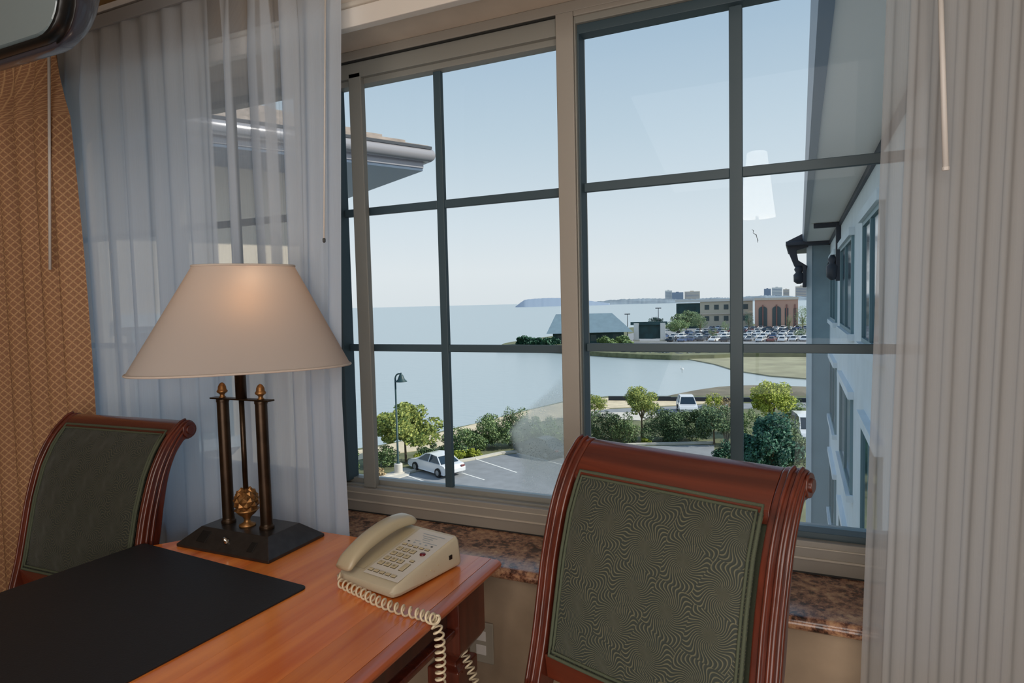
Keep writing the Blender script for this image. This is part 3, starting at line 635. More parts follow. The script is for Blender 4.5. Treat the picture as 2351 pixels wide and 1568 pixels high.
    w.build('piping', M['welt'], up_, smooth=True)
    bk = []; 
    for z in [z0+(z1-z0-0.03)*k/12 for k in range(13)]: bk += [(-IN, frontline(z)+0.035, z), (IN, frontline(z)+0.035, z)]
    MB().add(bk, [(2*k, 2*k+1, 2*k+3, 2*k+2) for k in range(12)]).build('rear_cover', M['welt'], c, smooth=True)
    MB().hexa([(-IN, -0.028+0.010, 0.582), (IN, -0.018, 0.582), (IN, 0.014, 0.582), (-IN, 0.014, 0.582), (-IN, frontline(0.635)+0.004, 0.637), (IN, frontline(0.635)+0.004, 0.637), (IN, 0.028, 0.637), (-IN, 0.028, 0.637)]).build('lower_rail', M['mahog_x'], c, bevel=0.003)
    # seat and front legs
    MB().hexa([(-0.255, -0.50, 0.37), (0.255, -0.50, 0.37), (0.235, -0.03, 0.37), (-0.235, -0.03, 0.37), (-0.255, -0.50, 0.43), (0.255, -0.50, 0.43), (0.235, -0.03, 0.43), (-0.235, -0.03, 0.43)]).build('seat_frame', M['mahog_x'], c, bevel=0.006)
    MB().hexa([(-0.25, -0.50, 0.431), (0.25, -0.50, 0.431), (0.215, -0.04, 0.431), (-0.215, -0.04, 0.431), (-0.24, -0.49, 0.485), (0.24, -0.49, 0.485), (0.21, -0.05, 0.485), (-0.21, -0.05, 0.485)]).build('seat', M['welt'], c, bevel=0.02, segs=4)
    for s in (-1, 1):
        x = s*0.225; MB().hexa([(x-0.014, -0.485, 0), (x+0.014, -0.485, 0), (x+0.014, -0.457, 0), (x-0.014, -0.457, 0), (x-0.024, -0.495, 0.37), (x+0.024, -0.495, 0.37), (x+0.024, -0.447, 0.37), (x-0.024, -0.447, 0.37)]).build('leg', M['mahog'], c, bevel=0.004)
    return c
# right chair: crest from its left to its right end, turned 18 degrees
ra = radians(-18); ex = Vector((cos(ra), sin(ra), 0)); ey = Vector((-sin(ra), cos(ra), 0))
cl, crr = onz(1337, 1003, 1.079), onz(1832, 1079, 1.079)
mid = (cl+crr)/2 - ey*0.165
chair('mahogany scroll back chair with swirl cloth in front of the window', (mid.x, mid.y, 0), ra)
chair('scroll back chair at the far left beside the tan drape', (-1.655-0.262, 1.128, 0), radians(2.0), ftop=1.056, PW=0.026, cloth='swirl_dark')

# ------------------------------------------------------------------ table lamp
LX, LY = -1.387, 1.272
lamp = empty('table_lamp', 'bronze twin column table lamp with a wide white shade standing on the desk', 'lamp', (LX, LY, DZ))
def lch(ob): return child(ob, lamp)
bx0, bx1, by0, by1 = -0.166, 0.168, -0.102, 0.106
tx = 0.046; hz = 0.048
vs = [(bx0, by0, 0), (bx1, by0, 0), (bx1, by1, 0), (bx0, by1, 0), (bx0, by0, 0.008), (bx1, by0, 0.008), (bx1, by1, 0.008), (bx0, by1, 0.008),
      (bx0+tx, by0+tx, hz), (bx1-tx, by0+tx, hz), (bx1-tx, by1-tx, hz), (bx0+tx, by1-tx, hz)]
fs = [(0, 3, 2, 1), (0, 1, 5, 4), (1, 2, 6, 5), (2, 3, 7, 6), (3, 0, 4, 7), (4, 5, 9, 8), (5, 6, 10, 9), (6, 7, 11, 10), (7, 4, 8, 11), (8, 9, 10, 11)]
base = MB().add([(LX+a, LY+b, DZ+0.0005+c_) for a, b, c_ in vs], fs).build('base', M['bronze_base'], bevel=0.0015); lch(base)
def onslope(u, v):   # point on the sloping front face of the base
    return Vector((LX+bx0+(bx1-bx0)*u, LY+by0+tx*v, DZ+0.008+(hz-0.008)*v))
sn = Vector((0, -(hz-0.008), tx)).normalized(); sv = Vector((0, tx, hz-0.008)).normalized()
def slab(u, v, hw_, hv, th):
    c_ = onslope(u, v); e1 = Vector((1, 0, 0))*hw_; e2 = sv*hv; nn = sn*th
    return MB().hexa([c_-e1-e2, c_+e1-e2, c_+e1+e2, c_-e1+e2, c_-e1-e2+nn, c_+e1-e2+nn, c_+e1+e2+nn, c_-e1+e2+nn])
lch(slab(0.235, 0.55, 0.017, 0.017, 0.002).build('outlet', M['black'], bevel=0.001))
lch(slab(0.775, 0.45, 0.010, 0.014, 0.002).build('switch', M['black'], bevel=0.001))
c_ = onslope(0.50, 0.50)
lch(MB().tube([c_, c_+sn*0.004, c_+sn*0.006, c_+sn*0.015], [0.008, 0.008, 0.005, 0.005], 14).build('knob', M['chrome'], smooth=True))
for s in (-1, 1):
    X = LX+s*0.071; Yc = LY-0.008
    lch(MB().lathe([(0.0195, 0), (0.0195, 0.008), (0.0165, 0.011), (0.0158, 0.016), (0.0158, 0.340), (0.0172, 0.342), (0.0172, 0.349)], (X, Yc, DZ+hz+0.0005), 24).build('column', M['bronze'], smooth=False, bevel=0.0008, segs=1))
    lch(MB().lathe([(0.010, 0), (0.0065, 0.003), (0.006, 0.008), (0.009, 0.011), (0.0135, 0.014), (0.0145, 0.018), (0.012, 0.021), (0.0112, 0.023), (0.0105, 0.030), (0.007, 0.037), (0.002, 0.041)], (X, Yc, DZ+hz+0.354), 20).build('acorn_finial', M['gold'], smooth=True))
Yc = LY-0.008
lch(MB().box(LX-0.108, LX+0.108, Yc-0.012, Yc+0.012, DZ+hz+0.349, DZ+hz+0.3535).build('crossbar', M['bronze'], bevel=0.001))
lch(MB().lathe([(0.0070, 0.08), (0.0070, 0.349)], (LX, Yc, DZ+hz), 14).build('rod', M['bronze'], smooth=True))
lch(MB().lathe([(0.0145, 0), (0.0145, 0.10), (0.018, 0.104), (0.018, 0.15)], (LX, Yc, DZ+hz+0.3535), 20).build('socket', M['bronze'], smooth=True))
lch(MB().lathe([(0.022, 0), (0.022, 0.004), (0.010, 0.010), (0.0075, 0.018), (0.012, 0.026), (0.022, 0.034), (0.029, 0.042), (0.033, 0.046)], (LX, Yc, DZ+hz+0.0005), 24).build('pedestal', M['gold'], smooth=True))
pc = Vector((LX, Yc, DZ+hz+0.070))
pn = MB()
for j in range(7):
    th0 = -1.0+j*0.36; n = 9
    for k in range(n):
        a = 2*pi*(k+0.5*(j % 2))/n; el = th0; R_ = 0.031
        ctr = pc+Vector((cos(a)*cos(el)*R_, sin(a)*cos(el)*R_, sin(el)*0.036))
        nn = Vector((cos(a)*cos(el), sin(a)*cos(el), sin(el))); e1 = Vector((-sin(a), cos(a), 0)); e2 = nn.cross(e1)
        sc = 0.0175*max(0.35, cos(el)); 
        pn.add([ctr+e1*sc*0.62-nn*0.002, ctr+e2*0.0105-nn*0.002, ctr-e1*sc*0.62-nn*0.002, ctr-e2*0.0105-nn*0.002, ctr+nn*0.0042], [(0, 1, 4), (1, 2, 4), (2, 3, 4), (3, 0, 4)])
pc_ob = MB().lathe([(0.0285*cos(a), 0.036*sin(a)) for a in [radians(d) for d in range(-80, 90, 16)]], pc, 20).build('pinecone', M['gold'], smooth=True); lch(pc_ob)
ps = pn.build('scales', M['gold'], kind='stuff'); ps.parent = pc_ob
# shade: oval, broad side toward the room
sd = Vector((0.675, 0.737, 0)); sdn = Vector((-0.737, 0.675, 0)); SC0 = Vector((-1.386, 1.278, 0)); SC1 = Vector((-1.377, 1.287, 0))
def oval(c0, a, b, z, n=72, e=2.35, flip=1):
    pts = []
    for k in range(n):
        t_ = 2*pi*k/n; cx_ = abs(cos(t_))**(2/e)*(1 if cos(t_) > 0 else -1); sy_ = abs(sin(t_))**(2/e)*(1 if sin(t_) > 0 else -1)
        p_ = c0+sd*a*cx_+sdn*b*sy_; pts.append((p_.x, p_.y, z))
    return pts
NR = 10; rings = []
for i in range(NR+1):
    f_ = i/NR; rings.append(oval(SC0.lerp(SC1, f_), 0.2835+(0.129-0.2835)*f_, 0.150+(0.072-0.150)*f_, 1.240+0.280*f_))
lch(loft(rings, False, False).build('shade', M['shade'], smooth=True, fixn=False))
for f_, nm in ((0, 'shade_trim'), (1, 'shade_trim')):
    c0 = SC0.lerp(SC1, f_); pts = oval(c0, 0.2842+(0.1295-0.2842)*f_, 0.1507+(0.0725-0.1507)*f_, 1.241+0.279*f_)
    lch(MB().tube(pts, 0.0032, 6, closed=True).build(nm, M['hem'], smooth=True))
lch(MB().tube([(LX, Yc, 1.26), (LX, Yc, 1.50)], 0.0035, 8).tube([SC1+sd*0.128+Vector((0, 0, 1.51)), SC1-sd*0.128+Vector((0, 0, 1.51))], 0.002, 6).tube([SC1+sdn*0.07+Vector((0, 0, 1.51)), SC1-sdn*0.07+Vector((0, 0, 1.51))], 0.002, 6).build('harp', M['bronze'], smooth=True))
bz = 1.405
lch(MB().lathe([(0.012, -0.05), (0.014, -0.03), (0.027, 0.0), (0.030, 0.018), (0.022, 0.038), (0.004, 0.047)], (LX+0.03, Yc, bz), 20).build('bulb', M['bulb'], smooth=True))
bl = light('lamp_bulb_light', 'POINT', (LX+0.045, Yc+0.01, bz+0.075), (0, 0, 0), 0.13, (1.0, 0.82, 0.66), shadow_soft_size=0.03); bl.parent = None

# ------------------------------------------------------------------ telephone
ta = radians(-11.0)
P0 = onz(768, 1332, DZ)      # front left corner of the foot
tel = empty('telephone', 'cream corded desk telephone on the right end of the desk', 'telephone', (P0.x, P0.y, DZ+0.0005), ta)
PWd, PD = 0.200, 0.228
def ztop(v): return 0.026+0.050*min(1, v/PD)
def tch(mb, name, mat, **k): return mb.build(name, mat, tel, **k)
# body: wedge with rounded nose
sec = []
for v, z, ins in ((0.0, 0.012, 0.012), (0.004, 0.020, 0.006), (0.018, 0.027, 0.001), (0.06, ztop(0.06), 0), (0.12, ztop(0.12), 0), (0.19, ztop(0.19), 0), (0.218, ztop(0.218)+0.001, 0.0), (0.226, ztop(0.22)-0.006, 0.003)):
    y0_ = v if v < 0.2 else v
    ring = [(ins+0.0, y0_, 0.004), (PWd-ins, y0_, 0.004), (PWd-ins+0.002, y0_, 0.012), (PWd-ins-0.004, y0_, max(0.013, z-0.008)), (PWd-ins-0.010, y0_, z), (ins+0.010, y0_, z), (ins+0.004, y0_, max(0.013, z-0.008)), (ins-0.002, y0_, 0.012)]
    sec.append(ring)
body = loft(sec).build('body', M['phone'], tel, bevel=0.003, segs=3)
MB().box(0.012, PWd-0.012, 0.012, 0.215, 0.0, 0.0045).build('foot', M['keyline'], body)
slope = math.atan(0.050/PD)
def T(u, v, h=0): return Vector((u, v-h*sin(slope), ztop(v)+h*cos(slope)))
def tslab(u0, u1, v0, v1, h0, h1):
    return MB().hexa([T(u0, v0, h0), T(u1, v0, h0), T(u1, v1, h0), T(u0, v1, h0), T(u0, v0, h1), T(u1, v0, h1), T(u1, v1, h1), T(u0, v1, h1)])
tslab(0.079, 0.190, 0.020, 0.212, 0.0, 0.0010).build('face_plate', M['plate'], body, bevel=0.0008)
# cradle recess beside the handset
tslab(0.012, 0.070, 0.030, 0.205, 0.0, 0.0006).build('cradle', M['key'], body)
def keycap(u, v, w_, d_, mat=M['key']):
    tslab(u-w_/2-0.0012, u+w_/2+0.0012, v-d_/2-0.0012, v+d_/2+0.0012, 0.0009, 0.0013).build('key_surround', M['keyline'], tel)
    return tslab(u-w_/2, u+w_/2, v-d_/2, v+d_/2, 0.0010, 0.0038).build('key', mat, tel, bevel=0.0012, segs=2)
def text_mb(txt, size):
    cu = bpy.data.curves.new('t', 'FONT'); cu.body = txt; cu.size = size; cu.align_x = 'CENTER'; cu.align_y = 'CENTER'
    ob = bpy.data.objects.new('t', cu); C.objects.link(ob); dg = bpy.context.evaluated_depsgraph_get(); me = bpy.data.meshes.new_from_object(ob.evaluated_get(dg))
    v_ = [tuple(v.co) for v in me.vertices]; f_ = [tuple(p.vertices) for p in me.polygons]
    bpy.data.objects.remove(ob); bpy.data.curves.remove(cu); bpy.data.meshes.remove(me); return v_, f_
let = MB()
def write(txt, u, v, size, h=0.0041):
    a, b = text_mb(txt, size)
    if a: let.add([T(u+x_, v+y_, h) for x_, y_, _ in a], b)
digits = ['1', '2', '3', '4', '5', '6', '7', '8', '9', '*', '0', '#']
for r_ in range(4):
    for q in range(3):
        u, v = 0.094+q*0.0215, 0.124-r_*0.0205
        keycap(u, v, 0.0145, 0.0115); write(digits[r_*3+q], u, v, 0.0085)
for q in range(5): keycap(0.090+q*0.0185, 0.034, 0.0125, 0.0075)
for q in range(5): keycap(0.092+q*0.0185, 0.143, 0.0115, 0.0055)
keycap(0.1635, 0.094, 0.011, 0.006); keycap(0.1635, 0.069, 0.0125, 0.026)
for q in range(5): tslab(0.0915+q*0.019-0.003, 0.0915+q*0.019+0.003, 0.1555, 0.1595, 0.0011, 0.0016).build('print_mark', M['ink'] if q in (0, 4) else M['ink_pale'], tel)
lc = T(0.169, 0.124, 0.001)
MB().lathe([(0.0075, 0), (0.0075, 0.0025), (0.006, 0.0042), (0.002, 0.005)], (lc.x, lc.y, lc.z-0.0005), 18).build('message_light', M['red'], tel, smooth=True, label='dark red message light')
let.build('lettering', M['ink'], tel, kind='stuff')
pm = MB()
for k, (u0, u1, v0) in enumerate(((0.118, 0.150, 0.180), (0.110, 0.158, 0.187), (0.122, 0.146, 0.173), (0.104, 0.122, 0.165), (0.130, 0.176, 0.165), (0.104, 0.176, 0.196))):
    pm.add([T(u0, v0, 0.0014), T(u1, v0, 0.0014), T(u1, v0+0.0022, 0.0014), T(u0, v0+0.0022, 0.0014)], [(0, 1, 2, 3)])
pm.build('printed_lines', M['ink_pale'], tel, kind='stuff')
for y_, z_ in ((0.10, 0.020), (0.118, 0.026), (0.128, 0.020), (0.142, 0.030)): MB().tube([(PWd-0.001, y_, z_), (PWd+0.0012, y_, z_)], 0.0016, 8).build('side_button', M['key'], tel)
MB().box(PWd-0.003, PWd+0.0014, 0.182, 0.192, 0.028, 0.038).build('jack', M['black'], tel)
# handset: arched grip with thick ends
hs = []
for k in range(27):
    t_ = k/26; v = -0.008+0.226*t_; e = abs(2*t_-1)
    zb = ztop(max(0, v))+0.004+0.020*(1-e**2.6)*1.0           # underside arches up between the cups
    zt_ = ztop(max(0, v))+0.031+0.027*(1-e**2.2)
    if t_ > 0.8: zt_ += 0.000
    w_ = 0.0275-0.0045*(1-e**3)
    if k in (0, 26): zb += 0.006; zt_ -= 0.010; w_ -= 0.005
    if k in (1, 25): zt_ -= 0.003; w_ -= 0.001
    ring = []
    for q in range(16):
        a = 2*pi*q/16; cx_ = abs(cos(a))**0.6*(1 if cos(a) > 0 else -1); sz_ = abs(sin(a))**0.7*(1 if sin(a) > 0 else -1)
        ring.append((0.040+w_*cx_, v, (zb+zt_)/2+(zt_-zb)/2*sz_))
    hs.append(ring)
loft(hs).build('handset', M['phone_hs'], tel, smooth=True)
# coiled cord: from the handset across the desk, over the edge and down
cw = [Vector((0.034, -0.012, 0.022)), Vector((0.045, -0.016, 0.010))]
Rz = Matrix.Rotation(ta, 4, 'Z')
wpts = [Rz @ p + Vector((P0.x, P0.y, DZ)) for p in cw]
for x, y in ((832, 1362), (860, 1377), (892, 1390), (925, 1401), (958, 1409), (985, 1417), (1003, 1424)):
    p = onz(x, y, DZ+0.0122); wpts.append(p)
e0 = wpts[-1]
wpts += [Vector((DX1+0.001, e0.y+0.010, DZ+0.006)), Vector((DX1+0.014, e0.y+0.012, DZ-0.016)), Vector((DX1+0.019, e0.y+0.010, DZ-0.06)), Vector((DX1+0.020, e0.y+0.004, 0.62)), Vector((DX1+0.021, e0.y-0.002, 0.55)),
         Vector((DX1+0.022, e0.y, 0.46)), Vector((DX1+0.03, e0.y+0.02, 0.38)), Vector((DX1+0.045, e0.y+0.09, 0.345)), Vector((DX1+0.035, e0.y+0.17, 0.40)), Vector((DX1-0.012, e0.y+0.215, 0.50)), Vector((DX1-0.055, e0.y+0.235, 0.57))]
def catmull(P, n):
    out = []; Q = [P[0]]+P+[P[-1]]
    for i in range(1, len(Q)-2):
        for k in range(n):
            t_ = k/n; out.append(0.5*((2*Q[i])+(Q[i+1]-Q[i-1])*t_+(2*Q[i-1]-5*Q[i]+4*Q[i+1]-Q[i+2])*t_**2+(3*Q[i]-Q[i-1]-3*Q[i+1]+Q[i+2])*t_**3))
    out.append(P[-1]); return out
path = catmull(wpts, 60)
L_ = [0]
for a, b in zip(path, path[1:]): L_.append(L_[-1]+(b-a).length)
tot = L_[-1]
def at_len(s):
    import bisect
    i = min(max(bisect.bisect(L_, s)-1, 0), len(path)-2); f_ = (s-L_[i])/max(1e-9, L_[i+1]-L_[i]); p = path[i].lerp(path[i+1], f_)
    t_ = (path[min(i+6, len(path)-1)]-path[max(i-6, 0)]).normalized(); return p, t_
pts = []; s = 0; ang = 0; nrm = Vector((0, 0, 1))
while s < tot:
    p, t_ = at_len(s); nrm = (nrm-t_*nrm.dot(t_)).normalized(); bn = t_.cross(nrm)
    r_ = 0.0095*min(1, s/0.02); onTop = p.z > DZ
    pitch = 0.0185 if s < 0.27 else 0.0135
    pts.append(p+r_*(nrm*cos(ang)+bn*sin(ang))); da = 2*pi/14; ang += da; s += pitch*da/(2*pi)
cord = MB().tube([pts[0]+Vector((-0.002, 0.006, 0.006))]+pts, 0.0025, 6).build('cord', M['cord'], smooth=True, fixn=False)
cord.parent = tel; cord.matrix_parent_inverse = (Matrix.Translation(tel.location) @ Rz).inverted()
# wall outlet behind the desk leg
ol = empty('wall_outlet', 'pale outlet cover plate on the wall behind the desk leg', 'outlet', (-0.812, WY, 0.455))
child(MB().box(-0.850, -0.775, WY-0.007, WY-0.0002, 0.397, 0.514).build('cover_plate', M['outlet'], bevel=0.003), ol)
for z in (0.475, 0.435): child(MB().box(-0.828, -0.797, WY-0.009, WY-0.006, z-0.014, z+0.014).build('socket', M['white'], bevel=0.002), ol)

# ================================================================== OUTSIDE
def poly(name, pts, z, mat, kind='structure', th=0.3, label=None, parent=None):
    mb = MB().prism([(p.x, p.y, z-th) for p in pts], (0, 0, th)); ob = mb.build(name, mat, parent)
    if kind: ob['kind'] = kind
    if label: ob['label'] = label
    return ob
SEAZ = GZ-0.9
def Gs(l, z=GZ): return [G(x, y, z) for x, y in l]
mb = MB().add([(-30000, 2.2, SEAZ), (30000, 2.2, SEAZ), (30000, 40000, SEAZ), (-30000, 40000, SEAZ)], [(0, 1, 2, 3)])
ob = mb.build('sea', M['water'], kind='structure'); ob['label'] = 'calm pale blue bay water reaching the hazy horizon'
# near land
shore = Gs([(560, 1075), (700, 1050), (790, 1034), (870, 1022), (960, 1004), (1035, 984), (1110, 968), (1190, 946), (1290, 922), (1370, 912), (1400, 909), (1520, 909), (1700, 908), (1850, 908)])
land = shore+[Vector((30, 76, 0)), Vector((30, 2.1, 0)), Vector((-60, 2.1, 0)), Vector((-60, 30, 0))]
poly('ground', land, GZ, M['grass'], th=1.2)
poly('ground', Gs([(560, 1085), (790, 1040), (870, 1026), (1035, 988), (1190, 948), (1290, 925), (1370, 914), (1440, 914), (1440, 930), (1290, 960), (1200, 975), (1110, 1000), (1035, 1022), (960, 1035), (850, 1050), (600, 1110)]), GZ+0.03, M['sand'], th=0.1, label='pale sandy strip along the shore')
# asphalt car park and road
poly('ground', Gs([(855, 1108), (935, 1090), (1035, 1068), (1150, 1046), (1290, 1034), (1460, 1026), (1640, 1022), (1640, 1070), (1500, 1100), (1500, 1500), (700, 1500), (760, 1140)]), GZ+0.04, M['asphalt'], th=0.1, label='grey asphalt car park')
mb = MB()
def strip(a, b, w_, z, h_=0.02):
    d = (b-a); d.z = 0; d.normalize(); n_ = Vector((-d.y, d.x, 0))*w_/2
    return [(p.x, p.y, z) for p in (a-n_, b-n_, b+n_, a+n_)]
for i, ((xa, ya), (xb, yb)) in enumerate((((1092, 1055), (1186, 1086)), ((1060, 1087), (1112, 1103)), ((932, 1092), (1025, 1124)), ((1185, 1041), (1290, 1068)))):
    ob = MB().prism(strip(G(xa, ya), G(xb, yb), 0.12, GZ+0.042), (0, 0, 0.006)).build('parking_line', M['paint']); 
    tag(ob, ('painted white bay line right of the white car, the longer one', 'short painted bay line at the tail of the white car', 'painted bay line in front of the white car, in its shadow', 'painted bay line beside the dark car near the mullion')[i], 'line')
cb = [G(855, 1104), G(935, 1086), G(1035, 1064), G(1090, 1055), G(1150, 1042), G(1290, 1030), G(1460, 1022), G(1640, 1018)]
mb = MB()
for a, b in zip(cb, cb[1:]): mb.prism(strip(a, b, 0.35, GZ), (0, 0, 0.16))
tag(mb.build('kerb', M['concrete']), 'pale concrete kerb along the edge of the car park', 'kerb')
tag(MB().prism([(p.x, p.y, GZ+0.04) for p in Gs([(865, 1098), (930, 1076), (945, 1080), (940, 1092), (880, 1112)])], (0, 0, 0.06)).build('concrete_apron', M['concrete']), 'pale concrete apron at the foot of the lamp post', 'paving')
poly('ground', Gs([(1355, 944), (1400, 948), (1540, 946), (1640, 940), (1850, 938), (1850, 925), (1640, 928), (1540, 934), (1400, 940)]), GZ+0.05, M['asphalt'], th=0.1, label='grey lane beyond the shrubs')
poly('ground', Gs([(1355, 952), (1400, 962), (1470, 966), (1540, 952), (1560, 946), (1400, 948), (1355, 947)]), GZ+0.06, M['concrete'], th=0.1, label='sunlit pale path')
poly('ground', Gs([(1370, 930), (1400, 938), (1540, 932), (1640, 926), (1640, 918), (1400, 918), (1380, 920)]), GZ+0.055, M['sand'], th=0.1, label='dry grass verge')
# retaining wall
a, b, c2 = G(1397, 920), G(1540, 921), G(1860, 924)
mb = MB(); mb.prism(strip(a, b, 0.3, GZ-0.4), (0, 0, 0.95)); mb.prism(strip(b, c2, 0.3, GZ-0.4), (0, 0, 0.9))
tag(mb.build('retaining_wall', M['iron']), 'low dark retaining wall at the edge of the creek', 'wall')
# marsh tongue, far bank
poly('ground', Gs([(1500, 916), (1545, 906), (1600, 895), (1650, 888), (1690, 885), (1760, 884), (1860, 888), (2000, 892), (2000, 915), (1700, 917)], SEAZ+0.25), SEAZ+0.25, M['mud'], th=0.6, label='brown mud flat in the creek')
far = Gs([(1140, 797), (1220, 800), (1300, 804), (1400, 811), (1480, 815), (1560, 817), (1640, 815), (1700, 812), (2000, 812), (2000, 744), (1700, 744), (1560, 746), (1450, 752), (1300, 768), (1215, 779), (1160, 788)], GZ)
poly('ground', far, GZ+0.1, M['grass'], th=1.6, label='far bank across the creek')
poly('ground', Gs([(1555, 819), (1640, 835), (1690, 850), (1770, 862), (1860, 869), (2000, 872), (2000, 808), (1700, 811), (1640, 816)], SEAZ+0.2), SEAZ+0.2, M['marsh'], th=0.6, label='yellow green salt marsh on the far side of the creek')
poly('ground', Gs([(1440, 800), (2000, 800), (2000, 752), (1620, 752), (1500, 757), (1440, 768)], GZ), GZ+0.16, M['asphalt'], th=0.2, label='far car park')
poly('ground', Gs([(1425, 806), (2000, 803), (2000, 797), (1425, 800)], GZ), GZ+0.2, M['concrete'], th=0.2, label='pale shore path on the far bank')
# riprap rocks along the far bank and along the near creek
rnd = random.Random(4)
mb = MB(); line = [(1362, 809), (1450, 814), (1560, 818), (1670, 816)]
for i in range(140):
    t_ = rnd.random()*(len(line)-1); k = int(t_); f_ = t_-k; x_ = line[k][0]+(line[k+1][0]-line[k][0])*f_; y_ = line[k][1]+(line[k+1][1]-line[k][1])*f_+rnd.uniform(-1.6, 1.6)
    p = G(x_, y_, GZ-0.6); s_ = rnd.uniform(0.4, 1.2); a = rnd.uniform(0, 3)
    vs = [(p.x+s_*1.5*cos(a+q*1.2566)*rnd.uniform(0.7, 1.1), p.y+s_*sin(a+q*1.2566)*rnd.uniform(0.7, 1.1), GZ-0.9) for q in range(5)]
    vs += [(p.x+(v[0]-p.x)*0.6, p.y+(v[1]-p.y)*0.6, GZ-0.6+s_*rnd.uniform(0.3, 0.9)) for v in vs]
    mb.add(vs, [(5, 6, 7, 8, 9)]+[(q, (q+1) % 5, 5+(q+1) % 5, 5+q) for q in range(5)])
tag(mb.build('shore_rocks', M['rock'], kind='stuff'), 'dark riprap rocks along the far bank of the creek', 'rocks')

# ------------------------------------------------------------------ planting
def foliage(mb, c_, rx, ry, rz, n, size, seed, clumps=24, low=-0.6):
    r = random.Random(seed); cl_ = []
    for _ in range(clumps):
        while True:
            p = Vector((r.uniform(-1, 1), r.uniform(-1, 1), r.uniform(low, 1)))
            if 0.35 < p.length < 0.92: break
        cl_.append((p, r.uniform(0.22, 0.38)))
    cl_.append((Vector((0, 0, 0.1)), 0.6))
    for _ in range(n):
        p0, rad = cl_[r.randrange(len(cl_))]; d = Vector((r.gauss(0, 1), r.gauss(0, 1), r.gauss(0, 1))).normalized()*rad*r.uniform(0.6, 1.05)
        q = p0+d; q = Vector((c_[0]+q.x*rx, c_[1]+q.y*ry, c_[2]+q.z*rz))
        e1 = Vector((r.gauss(0, 1), r.gauss(0, 1), r.gauss(0, 1))).normalized(); e2 = e1.orthogonal().normalized(); s_ = size*r.uniform(0.6, 1.3)
        mb.add([q-e1*s_-e2*s_*0.3, q-e2*s_*0.7, q+e1*s_, q+e2*s_*0.7], [(0, 1, 2, 3)])
    return mb
def tree(label, px, py, hpx, wpx, mat, seed, n=3200, trunk=0.35, size=None, name='tree', cat='tree', leafmat=None, group=None):
    """px,py base of the trunk in the photograph; hpx, wpx its height and width there"""
    b = G(px, py); D = sqrt(b.x**2+b.y**2+11.8**2); m_ = D/FPX*1.0; H_ = hpx*m_*1.03; Wd = wpx*m_*0.94
    t_ = empty(name, label, cat, (b.x, b.y, GZ), group=group)
    rz_ = H_*(1-trunk)/2/0.95; cz_ = H_-rz_*0.98; sz = size or max(0.06, Wd*0.021); n = int(n*2.0)
    foliage(MB(), (0, 0, cz_), Wd/2*0.88, Wd/2*0.78, rz_*0.86, n, sz, seed, 44).build('foliage', mat, t_, fixn=False)
    r = random.Random(seed); mb = MB(); mb.tube([(0, 0, 0), (0.05*Wd*r.uniform(-1, 1), 0, cz_*0.6), (0, 0, cz_)], [H_*0.022, H_*0.016, H_*0.008], 7)
    for k in range(5):
        a = 2*pi*k/5+r.random(); mb.tube([(0, 0, cz_*0.55), (cos(a)*Wd*0.15, sin(a)*Wd*0.15, cz_*0.9), (cos(a)*Wd*0.3, sin(a)*Wd*0.3, cz_*1.15)], [H_*0.011, H_*0.008, H_*0.003], 5)
    mb.build('trunk', M['bark'], t_); return t_
def bush(label, px, py, hpx, wpx, mat, seed, n=1500, name='shrub', size=None, depth=0.8, group=None):
    b = G(px, py); D = sqrt(b.x**2+b.y**2+11.8**2); m_ = D/FPX; H_ = hpx*m_; Wd = wpx*m_*0.94
    b = b+Vector((b.x, b.y, 0)).normalized()*Wd*depth*0.35
    mb = foliage(MB(), (0, 0, H_*0.35), Wd/2, Wd/2*depth, H_*0.68, int(n*2), size or max(0.06, Wd*0.018), seed, 20, -0.35)
    ob = mb.build(name, mat, fixn=False); ob.location = (b.x, b.y, GZ); ob.rotation_euler = (0, 0, atan2(b.y, b.x)+pi/2); tag(ob, label, 'shrub', group); return ob
tree('round sunlit tree behind the street lamp', 932, 1060, 126, 172, M['leafA'], 11, 6000, 0.22)
tree('slim tree with a thin pale trunk above the shrubs, centre of the right pane', 1474, 1010, 116, 92, M['leafA'], 12, 3400, 0.42)
tree('small tree touching the centre mullion on its right', 1366, 962, 56, 66, M['leafA'], 13, 2000, 0.25)
tree('bright lime tree standing left of the wing building', 1772, 1000, 118, 100, M['leafC'], 14, 4200, 0.30)
tree('large dark teal tree filling the lower right pane', 1768, 1122, 156, 146, M['leafD'], 15, 7000, 0.10, size=0.10)
tree('dark leafy tree left of the pink bush, beside the right muntin', 1640, 1020, 96, 92, M['leafB'], 16, 3400, 0.15)
tree('dark tree at the foot of the wing building', 1822, 1100, 120, 86, M['leafB'], 17, 3600, 0.12)
bush('low teal bush at the lower left of the right muntin', 1662, 1075, 50, 66, M['leafD'], 18, 1600)
bush('pale green bush beside the retaining wall', 1637, 938, 34, 44, M['leafC'], 19, 900)
bush('reddish dry bush beside the right muntin', 1672, 960, 38, 56, M['leafF'], 20, 1000)
bush('green bush behind the lime tree, by the wing building', 1830, 985, 58, 60, M['leafE'], 21, 1500)
bush('wide dark green shrub left of centre in the right pane', 1395, 1018, 70, 110, M['leafB'], 22, 3000)
bush('olive shrub catching the sun between two dark shrubs', 1436, 1020, 60, 70, M['leafE'], 23, 1700)
bush('wide blue green shrub under the slim tree', 1508, 1018, 74, 96, M['leafB'], 24, 3000)
bush('large dark shrub right of the slim tree', 1574, 1018, 84, 124, M['leafB'], 25, 4000)
bush('tiny pale shrub at the kerb in front of the slim tree', 1482, 1020, 14, 26, M['leafC'], 26, 300)
bush('dark shrub beyond the lamp post tree, left end of the hedge', 985, 1062, 40, 62, M['leafB'], 27, 1400)
